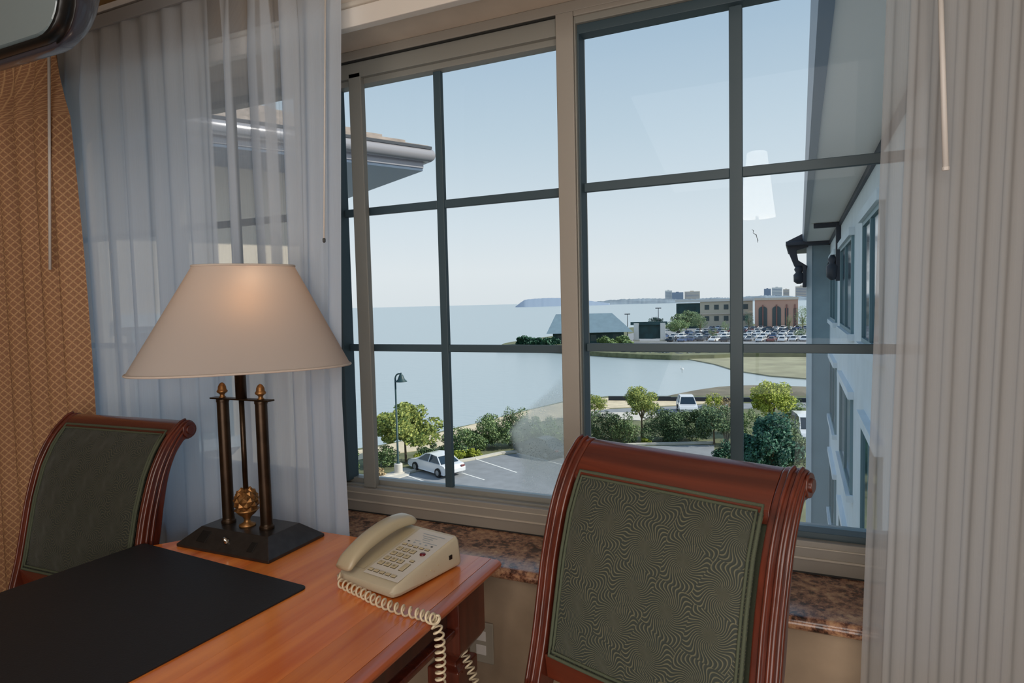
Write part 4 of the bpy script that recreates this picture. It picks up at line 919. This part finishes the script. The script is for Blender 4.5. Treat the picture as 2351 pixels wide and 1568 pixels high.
bush('tallest green hedge shrub right of the left muntin', 1062, 1046, 66, 120, M['leafE'], 28, 3200)
bush('hedge shrub sloping up to the shore', 1128, 1038, 76, 110, M['leafE'], 29, 3600)
bush('dark far end shrub of the hedge by the misted glass', 1182, 1030, 86, 90, M['leafB'], 30, 3200)
bush('hedge shrub hidden in the misted glass', 1248, 1028, 70, 90, M['leafE'], 31, 2600)
bush('pale ground cover clump behind the white car', 1050, 1056, 18, 50, M['leafC'], 32, 700)
bush('pale ground cover clump before the hedge', 1085, 1052, 20, 44, M['leafC'], 33, 700)
bush('silvery shrub left of the lamp post', 882, 1078, 44, 74, M['leafE'], 34, 2000)
bush('rust coloured low shrub at the lower left of the window', 866, 1098, 20, 40, M['leafF'], 35, 600)
bush('green shrub glimpsed in the narrow left strip of glass', 800, 1090, 62, 50, M['leafE'], 36, 2000)
bush('small green shrub between lamp post and white car', 962, 1066, 24, 30, M['leafC'], 37, 500)
bush('mid green bush under the left half of the lime tree', 1728, 1030, 84, 78, M['leafE'], 40, 2600)
bush('teal bush between the large teal tree and the wing building', 1822, 1062, 70, 64, M['leafD'], 41, 2400)
bush('pale flowering bush in front of the wing building', 1806, 1100, 44, 60, M['leafE'], 42, 1600)
# bare pale stems by the muntin
b = G(1668, 1020); t_ = MB(); r = random.Random(3)
for k in range(16):
    a = r.uniform(0, 6.28); s_ = r.uniform(0.3, 1.3); t_.tube([(0, 0, 0), (cos(a)*s_*0.4, sin(a)*s_*0.4, 1.3), (cos(a)*s_, sin(a)*s_, r.uniform(2.2, 3.6))], [0.05, 0.035, 0.012], 5)
ob = t_.build('bare_shrub', M['twig']); ob.location = (b.x, b.y, GZ); tag(ob, 'leafless shrub of pale stems beside the right muntin', 'shrub')

# ------------------------------------------------------------------ street lamp
b = G(915, 1088); D = sqrt(b.x**2+b.y**2+139); top = 224*D/FPX
lp = empty('street_lamp', 'tall dark green street lamp with a bell head beside the white car', 'street lamp', (b.x, b.y, GZ))
MB().lathe([(0.30, 0), (0.30, 0.72), (0.26, 0.76)], seg=20).build('footing', M['concrete'], lp, bevel=0.01)
MB().lathe([(0.13, 0.74), (0.13, 0.8), (0.075, 0.9), (0.06, top-0.35)], seg=14).build('pole', M['pole'], lp, smooth=True)
rx = Vector((CR.x, CR.y, 0)).normalized()
pts = [Vector((0, 0, top-0.4))]+[rx*(0.28-0.28*cos(a))+Vector((0, 0, top-0.4+0.36*sin(a))) for a in [radians(d) for d in range(15, 130, 15)]]
MB().tube(pts, 0.055, 8).build('arm', M['pole'], lp, smooth=True)
hp = pts[-1]
MB().lathe([(0.42, -0.52), (0.40, -0.48), (0.26, -0.36), (0.20, -0.20), (0.14, -0.06), (0.06, 0.02), (0.05, 0.12)], (hp.x, hp.y, hp.z), 20).build('lamp_head', M['pole'], lp, smooth=True)

# ------------------------------------------------------------------ cars
def car(label, loc, rz, paint, kind='sedan', group=None, name='car', parts=True):
    c_ = empty(name, label, 'car', loc, rz, group)
    if kind == 'sedan':
        Lh, Wh = 2.3, 0.88
        side = [(-2.28, 0.35), (-2.30, 0.62), (-2.1, 0.86), (-1.45, 0.93), (1.05, 0.92), (1.9, 0.80), (2.22, 0.62), (2.28, 0.38), (2.0, 0.24), (-2.1, 0.24)]
        cab = [(-1.65, 0.92, 0.80), (-1.05, 1.34, 0.60), (-0.2, 1.42, 0.60), (0.35, 1.36, 0.60), (1.15, 0.91, 0.80)]; wb = 1.36
    elif kind == 'suv':
        Lh, Wh = 2.3, 0.92
        side = [(-2.25, 0.4), (-2.28, 0.75), (-2.2, 1.02), (-1.9, 1.08), (1.1, 1.05), (2.05, 0.95), (2.25, 0.7), (2.26, 0.42), (2.0, 0.3), (-2.1, 0.3)]
        cab = [(-2.15, 1.05, 0.84), (-1.85, 1.66, 0.66), (-0.3, 1.74, 0.66), (0.45, 1.68, 0.66), (1.15, 1.04, 0.84)]; wb = 1.36
    else:
        Lh, Wh = 2.5, 0.98
        side = [(-2.48, 0.4), (-2.5, 1.1), (-2.4, 1.2), (1.3, 1.2), (2.3, 0.95), (2.5, 0.7), (2.5, 0.4), (2.2, 0.3), (-2.3, 0.3)]
        cab = [(-2.45, 1.18, 0.95), (-2.35, 1.95, 0.86), (0.0, 2.05, 0.86), (0.9, 1.95, 0.84), (1.6, 1.15, 0.90)]; wb = 1.55
    n_ = len(side); rings = []
    for f_, w_ in ((-1, Wh-0.08), (-0.94, Wh), (0.94, Wh), (1, Wh-0.08)):
        ins = 0.05 if abs(f_) == 1 else 0
        rings.append([(x_*(1-ins*0.5), (w_ if f_ > 0 else -w_), 0.30+(z_-0.30)*(1-ins)) for x_, z_ in side])
    body = loft(rings).build('body', paint, c_, bevel=0.03 if parts else 0)
    vs = [(x_, s_*w_, z_) for s_ in (-1, 1) for x_, z_, w_ in cab]; m_ = len(cab)
    gl_ = MB().add(vs, [tuple(range(m_-1, -1, -1)), tuple(range(m_, 2*m_))]+[(i, i+1, m_+i+1, m_+i) for i in range(m_-1)])
    gl_.build('windows', M['carglass'], c_)
    top_ = cab[1:-1]; rf = MB().prism([(x_, -cab[2][2]-0.01, z_+0.0) for x_, z_, w_ in top_]+[(x_, -cab[2][2]-0.01, z_+0.035) for x_, z_, w_ in reversed(top_)], (0, 2*cab[2][2]+0.02, 0))
    for s_ in (-1, 1):
        for i, j in ((0, 1), (m_-2, m_-1)):
            a_, b_ = cab[i], cab[j]; rf.tube([(a_[0], s_*a_[2], a_[1]), (b_[0], s_*b_[2], b_[1])], 0.045, 6)
        mx_ = (cab[1][0]+cab[3][0])/2+0.1; rf.tube([(mx_, s_*(cab[0][2]-0.0), cab[0][1]), (mx_-0.03, s_*cab[2][2], cab[2][1])], 0.04, 6)
    rf.build('roof', paint, c_)
    for x_ in (-wb, wb):
        for s_ in (-1, 1):
            wh = MB().tube([(x_, s_*(Wh-0.16), 0.32), (x_, s_*(Wh+0.012), 0.32)], 0.32, 18).build('wheel', M['tyre'], c_)
            if parts: MB().tube([(x_, s_*(Wh-0.0), 0.32), (x_, s_*(Wh+0.022), 0.32)], 0.19, 14).build('hubcap', M['hub'], wh)
    if parts:
        MB().box(2.18, 2.27, -0.80, -0.52, 0.56, 0.68).box(2.18, 2.27, 0.52, 0.80, 0.56, 0.68).build('headlights', M['hub'], c_, bevel=0.02)
        MB().box(-2.31, -2.2, -0.80, -0.50, 0.66, 0.80).box(-2.31, -2.2, 0.50, 0.80, 0.66, 0.80).build('tail_lights', M['carred'], c_, bevel=0.02)
    return c_
fw, rw = G(950, 1081), G(1008, 1099)          # near side front and rear wheels
d = Vector((fw.x-rw.x, fw.y-rw.y, 0)).normalized(); nrm = Vector((-d.y, d.x, 0))
if nrm.y < 0: nrm = -nrm
mid = (fw+rw)/2+nrm*0.86
car('white saloon parked beside the street lamp', (mid.x, mid.y, GZ+0.04), atan2(d.y, d.x), M['carwhite'])
p = G(1192, 1052)+nrm*1.6
car('dark car half hidden by the misted glass', (p.x+0.6, p.y, GZ+0.04), atan2(d.y, d.x), M['cardark'])
p = G(1577, 948); car('white off-road car on the lane by the retaining wall', (p.x, p.y, GZ+0.05), radians(-76), M['carwhite'], 'suv')
p = G(1862, 1010); car('white van half hidden behind the wing building', (p.x-0.2, p.y, GZ+0.05), radians(-80), M['carwhite'], 'van')
# far car park
pro = {}
for k_, (nm, lb) in enumerate((('carwhite', 'white'), ('cargrey', 'grey'), ('cardark', 'dark'), ('carblue', 'blue'), ('carred', 'red'))):
    pro[nm] = None
rnd = random.Random(21)
cols = ['carwhite']*9+['cargrey']*4+['cardark']*2+['carblue']*2+['carred']
for row, (yy, x0_, x1_) in enumerate(((785, 1540, 1858), (777, 1480, 1858), (770, 1560, 1858), (764, 1600, 1858), (758, 1630, 1858))):
    xx = x0_+rnd.uniform(0, 8)
    stepx = (22, 19, 17, 15, 14)[row]
    while xx < x1_:
        nm = rnd.choice(cols); p = G(xx, yy+rnd.uniform(-1, 1)); lb = {'carwhite': 'white', 'cargrey': 'grey', 'cardark': 'dark', 'carblue': 'blue', 'carred': 'red'}[nm]
        rw_ = ('front', 'second', 'third', 'fourth', 'rearmost')[row]; lab = '%s car in the %s row of the car park across the creek' % (lb, rw_); grp = '%s cars in the %s row of the far lot' % (lb, rw_); rz_ = radians(rnd.choice((74, 80, 255)))
        if pro[nm] is None: pro[nm] = car(lab, (p.x, p.y, GZ+0.16), rz_, M[nm], 'sedan', grp, 'parked_car', parts=False)
        else:
            cc = copy_tree(pro[nm], (p.x, p.y, GZ+0.16), rz_); cc['label'] = lab; cc['group'] = grp
        xx += stepx*rnd.uniform(0.95, 1.30)
# far trees
def ftree(label, x_, y_, h_, w_, mat, seed, n=900): return tree(label, x_, y_, h_, w_, mat, seed, n, 0.12, name='tree')
ftree('round willow green tree in the far lot', 1556, 771, 42, 62, M['leafE'], 50, 1800)
ftree('dark broad tree behind the willow green tree', 1576, 759, 46, 74, M['leafB'], 51, 2000)
ftree('reddish dark tree left of the beige office', 1606, 766, 46, 40, M['leafB'], 52, 1300)
ftree('dark tree over the white entrance posts', 1506, 752, 24, 44, M['leafD'], 53, 900)
ftree('small tree in front of the beige office', 1665, 768, 30, 22, M['leafE'], 54, 700)
ftree('dark conical tree among the parked cars', 1637, 780, 26, 24, M['leafB'], 55, 800)
ftree('tree at the right end of the pink building', 1842, 764, 60, 34, M['leafE'], 56, 1000)
ftree('slender tree in front of the pink building', 1812, 765, 44, 18, M['leafE'], 57, 600)
ftree('dark shrub tree at the right of the far lot', 1838, 778, 22, 32, M['leafB'], 58, 700)
ftree('dark tree between beige and pink buildings', 1720, 765, 50, 26, M['leafD'], 59, 800)
for k, (x_, y_, w_, h_) in enumerate(((1205, 792, 40, 18), (1232, 794, 34, 16), (1262, 795, 44, 20), (1392, 797, 50, 20), (1432, 794, 44, 20))):
    bush(('scrubby bush on the tip of the far bank', 'second scrubby bush from the tip of the far bank', 'bush beside the blue roofed pavilion, left of the mullion', 'green bush before the blue roofed pavilion', 'green bush at the right end of the blue roofed pavilion')[k], x_, y_, h_, w_, M['leafE'] if k > 2 else M['leafD'], 70+k, 700, size=0.5)

# white wading bird in the creek and two thin far lamp posts
p = G(1566, 856, SEAZ); bd = empty('wading_bird', 'white wading bird standing in the creek', 'bird', (p.x, p.y, SEAZ))
MB().lathe([(0.02, 0.45), (0.12, 0.52), (0.17, 0.66), (0.13, 0.80), (0.05, 0.90)], seg=12, sx=1.7).build('body', M['tower'], bd, smooth=True)
MB().tube([(-0.16, 0, 0.78), (-0.30, 0, 0.95), (-0.24, 0, 1.12), (-0.34, 0, 1.22)], [0.06, 0.045, 0.035, 0.045], 8).tube([(-0.34, 0, 1.22), (-0.52, 0, 1.18)], [0.03, 0.005], 6).build('neck', M['tower'], bd, smooth=True)
for y_ in (-0.05, 0.05): MB().tube([(0, y_, 0), (0, y_, 0.5)], 0.015, 6).build('leg', M['iron'], bd)
for lb, x_, yb_, yt_ in (('thin far lamp post with a double head beyond the blue roof', 1441, 775, 721), ('thin far lamp post over the dark entrance canopy', 1512, 775, 708)):
    p = G(x_, yb_); h_ = (yb_-yt_)*sqrt(p.x**2+p.y**2)/FPX*0.98; q = empty('street_lamp', lb, 'street lamp', (p.x, p.y, GZ))
    MB().tube([(0, 0, 0), (0, 0, h_)], [0.14, 0.09], 8).build('pole', M['iron'], q); MB().box(-0.9, 0.9, -0.15, 0.15, h_-0.1, h_+0.15).build('lamp_head', M['iron'], q)

# ------------------------------------------------------------------ far buildings
def frame_at(px, py, z=GZ):
    b = G(px, py, z); D = sqrt(b.x**2+b.y**2+(EYE.z-z)**2); rad = Vector((b.x, b.y, 0)).normalized(); rt = Vector((rad.y, -rad.x, 0)); return b, D/FPX, rad, rt
def bld(name, label, px0, px1, pyb, depth, loc_py=None):
    b, m_, rad, rt = frame_at((px0+px1)/2, pyb); t_ = empty(name, label, 'building', (b.x, b.y, GZ), atan2(rt.y, rt.x)); return t_, m_*0.98, (px1-px0)/2*m_*0.96
# blue roofed pavilion
t_, m_, hw_ = bld('pavilion', 'low pavilion with a blue grey roof on the far bank', 1252, 1455, 790, 14)
MB().box(-hw_*0.86, hw_*0.80, 1.5, 13, 0, 26*m_).build('wall', M['dkgreen'], t_)
he, hr = 26*m_, 70*m_
MB().add([(-hw_, -1, he), (hw_, -1, he*1.05), (hw_, 15, he), (-hw_, 15, he), (-hw_*0.80, 6, hr), (hw_*0.55, 6, hr), (hw_*0.55, 8, hr), (-hw_*0.80, 8, hr)], [(0, 1, 5, 4), (1, 2, 6, 5), (2, 3, 7, 6), (3, 0, 4, 7), (4, 5, 6, 7), (0, 3, 2, 1)]).build('roof', M['roofblue'], t_)
for k in range(6): MB().box(-hw_*0.75+k*hw_*0.26, -hw_*0.75+k*hw_*0.26+1.6, 1.42, 1.5, 0.8, he*0.8).build('window', M['shadeglass'], t_)
# entrance frame with white posts
t_, m_, hw_ = bld('entrance_canopy', 'dark canopy on two white posts right of the blue roof', 1448, 1530, 786, 4)
for k, x_ in enumerate((-hw_*0.68, hw_*0.80)):
    p_ = MB().box(x_-0.7, x_+0.7, 0, 1.4, 0, 44*m_).build('post', M['tower'], t_, bevel=0.05)
    MB().box(x_-0.9, x_+0.9, -0.2, 1.6, 0, 6*m_).build('plinth', M['beige'], p_)
MB().box(-hw_, hw_*1.05, 0.1, 1.3, 40*m_, 47*m_).build('beam', M['dkgreen'], t_)
MB().box(-hw_*0.6, hw_*0.7, 1.2, 1.6, 8*m_, 40*m_).build('back_screen', M['dkgreen'], t_)
MB().box(-hw_*0.9, hw_*1.0, -3, -2.6, 0, 4*m_).build('low_wall', M['concrete'], t_)
# beige office
t_, m_, hw_ = bld('office_building', 'beige office block with dark glass at its left, on the far bank', 1556, 1722, 754, 18)
H_ = 60*m_
MB().box(-hw_*0.36, hw_, 0, 18, 0, H_).build('wall', M['beige'], t_)
MB().box(-hw_, -hw_*0.36, 1, 16, 0, H_*0.95).build('glass_wing', M['dkgreen'], t_)
MB().box(-hw_*1.02, hw_*1.02, -0.8, 19, H_, H_+0.9).build('roof', M['tower'], t_)
for k in range(5):
    x_ = -hw_*0.24+k*hw_*0.25
    for q, (z0_, z1_) in enumerate(((H_*0.70, H_*0.88), (H_*0.28, H_*0.46), )): 
        f_ = MB().box(x_, x_+hw_*0.12, -0.1, 0.05, z0_, z1_).build('window', M['shadeglass'], t_)
MB().box(-hw_*0.36, hw_, -0.5, 0.0, H_*0.52, H_*0.58).build('balcony_band', M['stucco'], t_)
# pink building with arches
t_, m_, hw_ = bld('arcade_building', 'pink building with tall arched openings behind the far lot', 1738, 1826, 757, 20)
H_ = 68*m_
MB().box(-hw_, hw_, 0, 16, 0, H_).build('wall', M['pink'], t_)
for k, x_ in enumerate((-0.62, 0.02, 0.48, 0.86)):
    w_ = (0.20, 0.20, 0.08, 0.06)[k]*hw_; cx_ = x_*hw_
    pts = [(cx_-w_, -0.15, H_*0.12), (cx_+w_, -0.15, H_*0.12), (cx_+w_, -0.15, H_*0.66)]+[(cx_+w_*cos(a), -0.15, H_*0.66+w_*0.7*sin(a)) for a in [radians(d) for d in (30, 60, 90, 120, 150)]]+[(cx_-w_, -0.15, H_*0.66)]
    f_ = MB().prism(pts, (0, 0.2, 0)).build('arch', M['shadeglass'], t_)
    MB().box(cx_-0.2, cx_+0.2, -0.4, -0.1, H_*0.12, H_*0.8).build('column', M['pinkdk'], f_)
MB().box(-hw_*1.02, hw_*1.02, -0.5, 16.5, H_*0.95, H_*1.02).build('parapet', M['stucco'], t_)
# skyline beyond the water
def tower(label, x0_, x1_, yt, yb, D, mat, z0=SEAZ, rows=6):
    a_, b_ = ondist(x0_, yb, D), ondist(x1_, yb, D); ct = (a_+b_)/2; hw_ = (b_-a_).length/2; t_ = empty('tower_block', label, 'building', (ct.x, ct.y, z0), atan2((b_-a_).y, (b_-a_).x))
    H_ = ondist((x0_+x1_)/2, yt, D).z-z0
    MB().box(-hw_, hw_, 0, hw_*1.2, 0, H_).build('wall', mat, t_)
    for k in range(rows):
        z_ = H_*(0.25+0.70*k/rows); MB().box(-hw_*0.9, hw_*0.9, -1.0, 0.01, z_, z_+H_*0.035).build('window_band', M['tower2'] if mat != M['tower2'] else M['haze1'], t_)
    MB().box(-hw_*0.3, hw_*0.2, hw_*0.2, hw_*0.6, H_, H_*1.06).build('roof_house', mat, t_)
tower('white tower block, leftmost on the skyline', 1527, 1543, 667, 692, 3600, M['tower'])
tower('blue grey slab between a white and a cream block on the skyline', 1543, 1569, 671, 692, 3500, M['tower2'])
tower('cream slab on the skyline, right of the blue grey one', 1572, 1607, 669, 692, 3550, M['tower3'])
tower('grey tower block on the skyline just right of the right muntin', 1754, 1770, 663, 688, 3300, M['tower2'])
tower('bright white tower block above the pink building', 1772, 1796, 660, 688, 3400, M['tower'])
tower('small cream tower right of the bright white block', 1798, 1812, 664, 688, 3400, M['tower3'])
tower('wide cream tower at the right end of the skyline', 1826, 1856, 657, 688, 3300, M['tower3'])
def ridge(name, label, prof, D, mat, depth, jit=0.0, seed=1):
    r = random.Random(seed); vs = []; n_ = 0; P = []
    for (xa, ya), (xb, yb) in zip(prof, prof[1:]):
        k_ = max(1, int((xb-xa)/3))
        for i in range(k_): P.append((xa+(xb-xa)*i/k_, ya+(yb-ya)*i/k_+r.uniform(-jit, jit)))
    P.append(prof[-1])
    for x_, y_ in P:
        p_ = ondist(x_, y_, D); rad = Vector((p_.x, p_.y, 0)).normalized()
        q = p_-rad*depth*0.5; s_ = p_+rad*depth
        vs += [(q.x, q.y, SEAZ-0.5), (p_.x, p_.y, p_.z), (s_.x, s_.y, SEAZ-0.5)]
    n_ = len(P); fs = [(3*i, 3*i+3, 3*i+4, 3*i+1) for i in range(n_-1)]+[(3*i+1, 3*i+4, 3*i+5, 3*i+2) for i in range(n_-1)]+[(0, 1, 2), (3*n_-1, 3*n_-2, 3*n_-3)]
    ob = MB().add(vs, fs).build(name, mat, smooth=True); ob['kind'] = 'structure'; ob['label'] = label; return ob
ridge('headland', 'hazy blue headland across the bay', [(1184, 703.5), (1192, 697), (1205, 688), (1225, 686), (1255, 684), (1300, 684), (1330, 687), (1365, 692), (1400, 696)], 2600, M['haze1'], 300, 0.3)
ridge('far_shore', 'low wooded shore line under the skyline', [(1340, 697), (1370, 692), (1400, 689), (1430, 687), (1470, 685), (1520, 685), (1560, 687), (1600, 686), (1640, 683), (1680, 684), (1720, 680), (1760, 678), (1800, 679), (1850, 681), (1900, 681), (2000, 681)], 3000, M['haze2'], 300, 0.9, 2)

# ------------------------------------------------------------------ our hotel: left wing (turned 30 degrees) and right wing
def hotel_window(par, o_, ex_, n_, w_, h_, mat_f=None):
    """window on a wall: o_ lower left corner, ex_ along the wall, n_ outward"""
    up_ = Vector((0, 0, 1)); mf = mat_f or M['winframe']
    def bx(a0, a1, z0_, z1_, d0, d1):
        return [o_+ex_*a0+up_*z0_+n_*d0, o_+ex_*a1+up_*z0_+n_*d0, o_+ex_*a1+up_*z0_+n_*d1, o_+ex_*a0+up_*z0_+n_*d1, o_+ex_*a0+up_*z1_+n_*d0, o_+ex_*a1+up_*z1_+n_*d0, o_+ex_*a1+up_*z1_+n_*d1, o_+ex_*a0+up_*z1_+n_*d1]
    f_ = MB(); t = 0.07
    for q in ((0, w_, 0, t), (0, w_, h_-t, h_), (0, t, t, h_-t), (w_-t, w_, t, h_-t), (w_/2-t/2, w_/2+t/2, t, h_-t)): f_.hexa(bx(q[0], q[1], q[2], q[3], 0.0, 0.05))
    fo = f_.build('window', mf, par); fo.matrix_parent_inverse = par.matrix_world.inverted()
    for a0, a1 in ((t, w_/2-t/2), (w_/2+t/2, w_-t)):
        p_ = MB().hexa(bx(a0, a1, t, h_-t, 0.005, 0.02)).build('pane', M['winglass'], fo)
    s_ = MB().hexa(bx(-0.1, w_+0.1, -0.12, 0.0, 0.0, 0.12)).build('ledge', M['stucco_b'], fo)
    hd = MB().hexa(bx(-0.1, w_+0.1, h_, h_+0.14, 0.0, 0.10)).build('lintel', M['stucco_b'], fo)
# left wing
lw = empty('hotel_wing', 'cream hotel wing with shingle roof seen through the left sheer curtain', 'building', (0, 0, 0))
ZE = 3.12
K = onz(985, 366, ZE+0.12)
e1 = Vector((-0.485, -0.875, 0)); e2 = Vector((-0.88, 0.474, 0))
OV = 0.75
kw = K+e1*1.22+e2*1.02
LE1, LE2 = 4.6, 9.0
wallp = [kw, kw+e1*LE1, kw+e1*LE1+e2*6, kw+e2*LE2]
wallp = [kw, kw+e1*LE1, kw+e1*LE1+e2*LE2, kw+e2*LE2]
MB().prism([(p.x, p.y, GZ) for p in wallp], (0, 0, ZE-GZ)).build('wall', M['stucco'], lw)
eav = [K, K+e1*(LE1+OV*0.9), K+e1*(LE1+OV)+e2*(LE2+OV), K+e2*(LE2+OV)]
MB().prism([(p.x, p.y, ZE-0.02) for p in [eav[0]+(e1+e2)*0.06, eav[1]+e2*0.06, eav[2], eav[3]+e1*0.06]], (0, 0, 0.03)).build('soffit', M['fascia'], lw)
MB().prism([(p.x, p.y, ZE+0.01) for p in [eav[0]+(e1+e2)*0.05, eav[1]+e2*0.05, eav[2], eav[3]+e1*0.05]], (0, 0, 0.12)).build('fascia', M['gutter'], lw, bevel=0.01)
gp = [eav[1]+Vector((0, 0, ZE+0.15)), K+Vector((0, 0, ZE+0.15)), eav[3]+Vector((0, 0, ZE+0.15))]
gp = [Vector((p.x, p.y, ZE+0.17)) for p in (eav[1], K, eav[3])]
MB().tube(gp, 0.085, 10).build('gutter', M['gutter'], lw, smooth=True)
MB().prism([(p.x, p.y, ZE+0.24) for p in [K+(e1+e2)*-0.03, eav[1]-e2*0.03, eav[1]+e2*0.08, K+(e1+e2)*0.08]], (0, 0, 0.035)).build('drip_edge', M['iron'], lw)
# hipped shingle roof: courses as real stepped rows
rows = 12; rise = 0.42
ridge_c = K+e1*(LE1*0.5)+e2*(LE1*0.5)
for k in range(rows):
    f0, f1 = k/rows, (k+1)/rows; d0, d1 = f0*LE1*0.55, f1*LE1*0.55
    z0_, z1_ = ZE+0.26+d0*rise, ZE+0.26+d1*rise
    a_ = [K+(e1+e2)*d0, eav[1]+e2*d0, eav[1]+e2*d1, K+(e1+e2)*d1]
    b_ = [K+(e1+e2)*d0, K+(e1+e2)*d1, eav[3]+e1*d1, eav[3]+e1*d0]
    mb = MB()
    for q, zz in ((a_, (z0_+0.03, z0_+0.03, z1_, z1_)), (b_, (z0_+0.03, z1_, z1_, z0_+0.03))):
        mb.add([(p.x, p.y, z_) for p, z_ in zip(q, zz)]+[(p.x, p.y, z_-0.05) for p, z_ in zip(q, zz)], [(0, 1, 2, 3), (7, 6, 5, 4), (0, 4, 5, 1), (1, 5, 6, 2), (2, 6, 7, 3), (3, 7, 4, 0)])
    mb.build('shingle_course', M['shingle'], lw)
nL = Vector((0.875, -0.485, 0))
for fl in range(4):
    for k in range(2):
        hotel_window(lw, Vector((kw.x, kw.y, 0))+e1*(1.0+k*1.9)+Vector((0, 0, -0.1-3.0*fl-0.0)), e1, nL, 1.0, 1.35)
# right wing: wall along X = 0.9
XW = 0.9; YB = 23.6
rwg = empty('hotel_wing', 'pale blue grey hotel wing receding along the right side of the view', 'building', (0, 0, 0))
MB().box(XW, XW+6, 2.03, YB, GZ, 3.20).build('wall', M['stucco_b'], rwg)
MB().box(0.19, XW+6, 2.03, YB-0.1, 3.20, 3.26).build('soffit', M['soffit'], rwg)
MB().box(XW-0.05, XW, 2.03, YB, 3.10, 3.20).build('cornice_strip', M['iron'], rwg)
MB().prism([(0.19, 2.03, 3.18), (0.10, 2.03, 3.22), (0.06, 2.03, 3.34), (0.10, 2.03, 3.42), (0.22, 2.03, 3.42)], (0, YB-2.1, 0)).build('gutter', M['fascia'], rwg)
for k in range(8):
    d0, d1 = k*0.5, (k+1)*0.5; MB().hexa([(0.12+d0, 2.03, 3.36+d0*0.42), (0.12+d1, 2.03, 3.33+d1*0.42), (0.12+d1, YB, 3.33+d1*0.42), (0.12+d0, YB, 3.36+d0*0.42), (0.12+d0, 2.03, 3.41+d0*0.42), (0.12+d1, 2.03, 3.36+d1*0.42), (0.12+d1, YB, 3.36+d1*0.42), (0.12+d0, YB, 3.41+d0*0.42)]).build('shingle_course', M['shingle'], rwg)
exw = Vector((0, -1, 0)); nw = Vector((-1, 0, 0))
for fl in range(4):
    zz = 0.70-3.0*fl
    for y1, y0 in ((11.0, 8.6), (16.8, 13.2), (22.2, 18.9)):
        hotel_window(rwg, Vector((XW, y1, zz)), exw, nw, y1-y0, 1.80)
z0_ = ony(1915, 645, 17.5).z
MB().box(0.79, XW, 17.42, 17.58, z0_, 3.19).build('wall_bracket', M['iron'], rwg, bevel=0.01)
MB().lathe([(0.04, 0), (0.13, 0.08), (0.14, 0.34), (0.07, 0.42), (0.11, 0.50), (0.04, 0.62)], (0.72, 17.5, z0_+0.02), 12).build('drop_ornament', M['iron'], rwg, smooth=True)
MB().box(0.30, XW, 17.44, 17.56, 3.08, 3.19).build('bracket_beam', M['iron'], rwg, bevel=0.01)
# bay at the end of the wing with its own eave and brackets
def bch(ob): ob.parent = rwg; return ob
BX0, BX1 = 0.245, XW+0.04
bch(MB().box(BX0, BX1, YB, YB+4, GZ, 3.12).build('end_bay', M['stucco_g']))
bch(MB().box(BX0-0.05, BX0+0.12, YB-0.06, YB+0.06, GZ, 3.10).build('corner_board', M['stucco_b'], bevel=0.01))
bch(MB().prism([(BX0-0.66, YB-0.3, 3.20), (BX0-0.62, YB-0.3, 2.95), (BX0-0.42, YB-0.3, 2.42), (BX0-0.06, YB-0.3, 2.22), (BX0-0.02, YB-0.3, 2.42), (BX0-0.30, YB-0.3, 2.62), (BX0-0.36, YB-0.3, 2.95), (BX0, YB-0.3, 3.05), (BX0, YB-0.3, 3.28)], (0, 0.25, 0)).build('eave_bracket', M['iron'], bevel=0.02))
bch(MB().box(BX0-0.68, XW+0.36, YB-0.6, YB+4, 3.10, 3.24).build('eave', M['iron'], bevel=0.02))
bch(MB().prism([(BX0-0.66, YB-0.5, 3.24), (XW+0.3, YB-0.5, 3.24), (XW+0.3, YB-0.5, 3.75), (BX0+0.1, YB-0.5, 3.60)], (0, 4, 0)).build('roof', M['iron']))
for x_, z0_, z1_ in ((BX0-0.12, 1.72, 2.45), (XW+0.22, 1.85, 3.1)):
    c_ = bch(MB().box(x_-0.05, x_+0.07, YB-0.35, YB-0.1, z0_, z1_).build('corbel', M['iron'], bevel=0.02))
    q_ = MB().lathe([(0.06, -0.5), (0.16, -0.42), (0.17, -0.2), (0.10, -0.12), (0.15, -0.02), (0.10, 0.1)], (x_-0.16, YB-0.25, z0_+0.62), 12).build('drop_ornament', M['iron'], smooth=True); bch(q_)

# ------------------------------------------------------------------ bedside lamp behind the viewer (seen only mirrored in the glass)
YL = -1.55; YM = 2*1.818-YL
q1 = ony(1738, 430, YM); q2 = ony(1738, 350, YM); q3 = ony(1738, 500, YM)
bl_ = empty('floor_lamp', 'white shaded floor lamp standing behind the viewer, mirrored in the right pane', 'lamp', (q1.x, YL, 0))
MB().lathe([(0.13, q3.z), (0.07, q2.z)], seg=28, caps=False).build('shade', emit('lit_shade', (255, 244, 230), 16), bl_, smooth=True)
MB().lathe([(0.012, 0.03), (0.012, q2.z)], seg=12).build('pole', M['bronze'], bl_, smooth=True)
MB().lathe([(0.14, 0), (0.14, 0.02), (0.03, 0.04)], seg=28).build('base', M['bronze'], bl_, smooth=True)
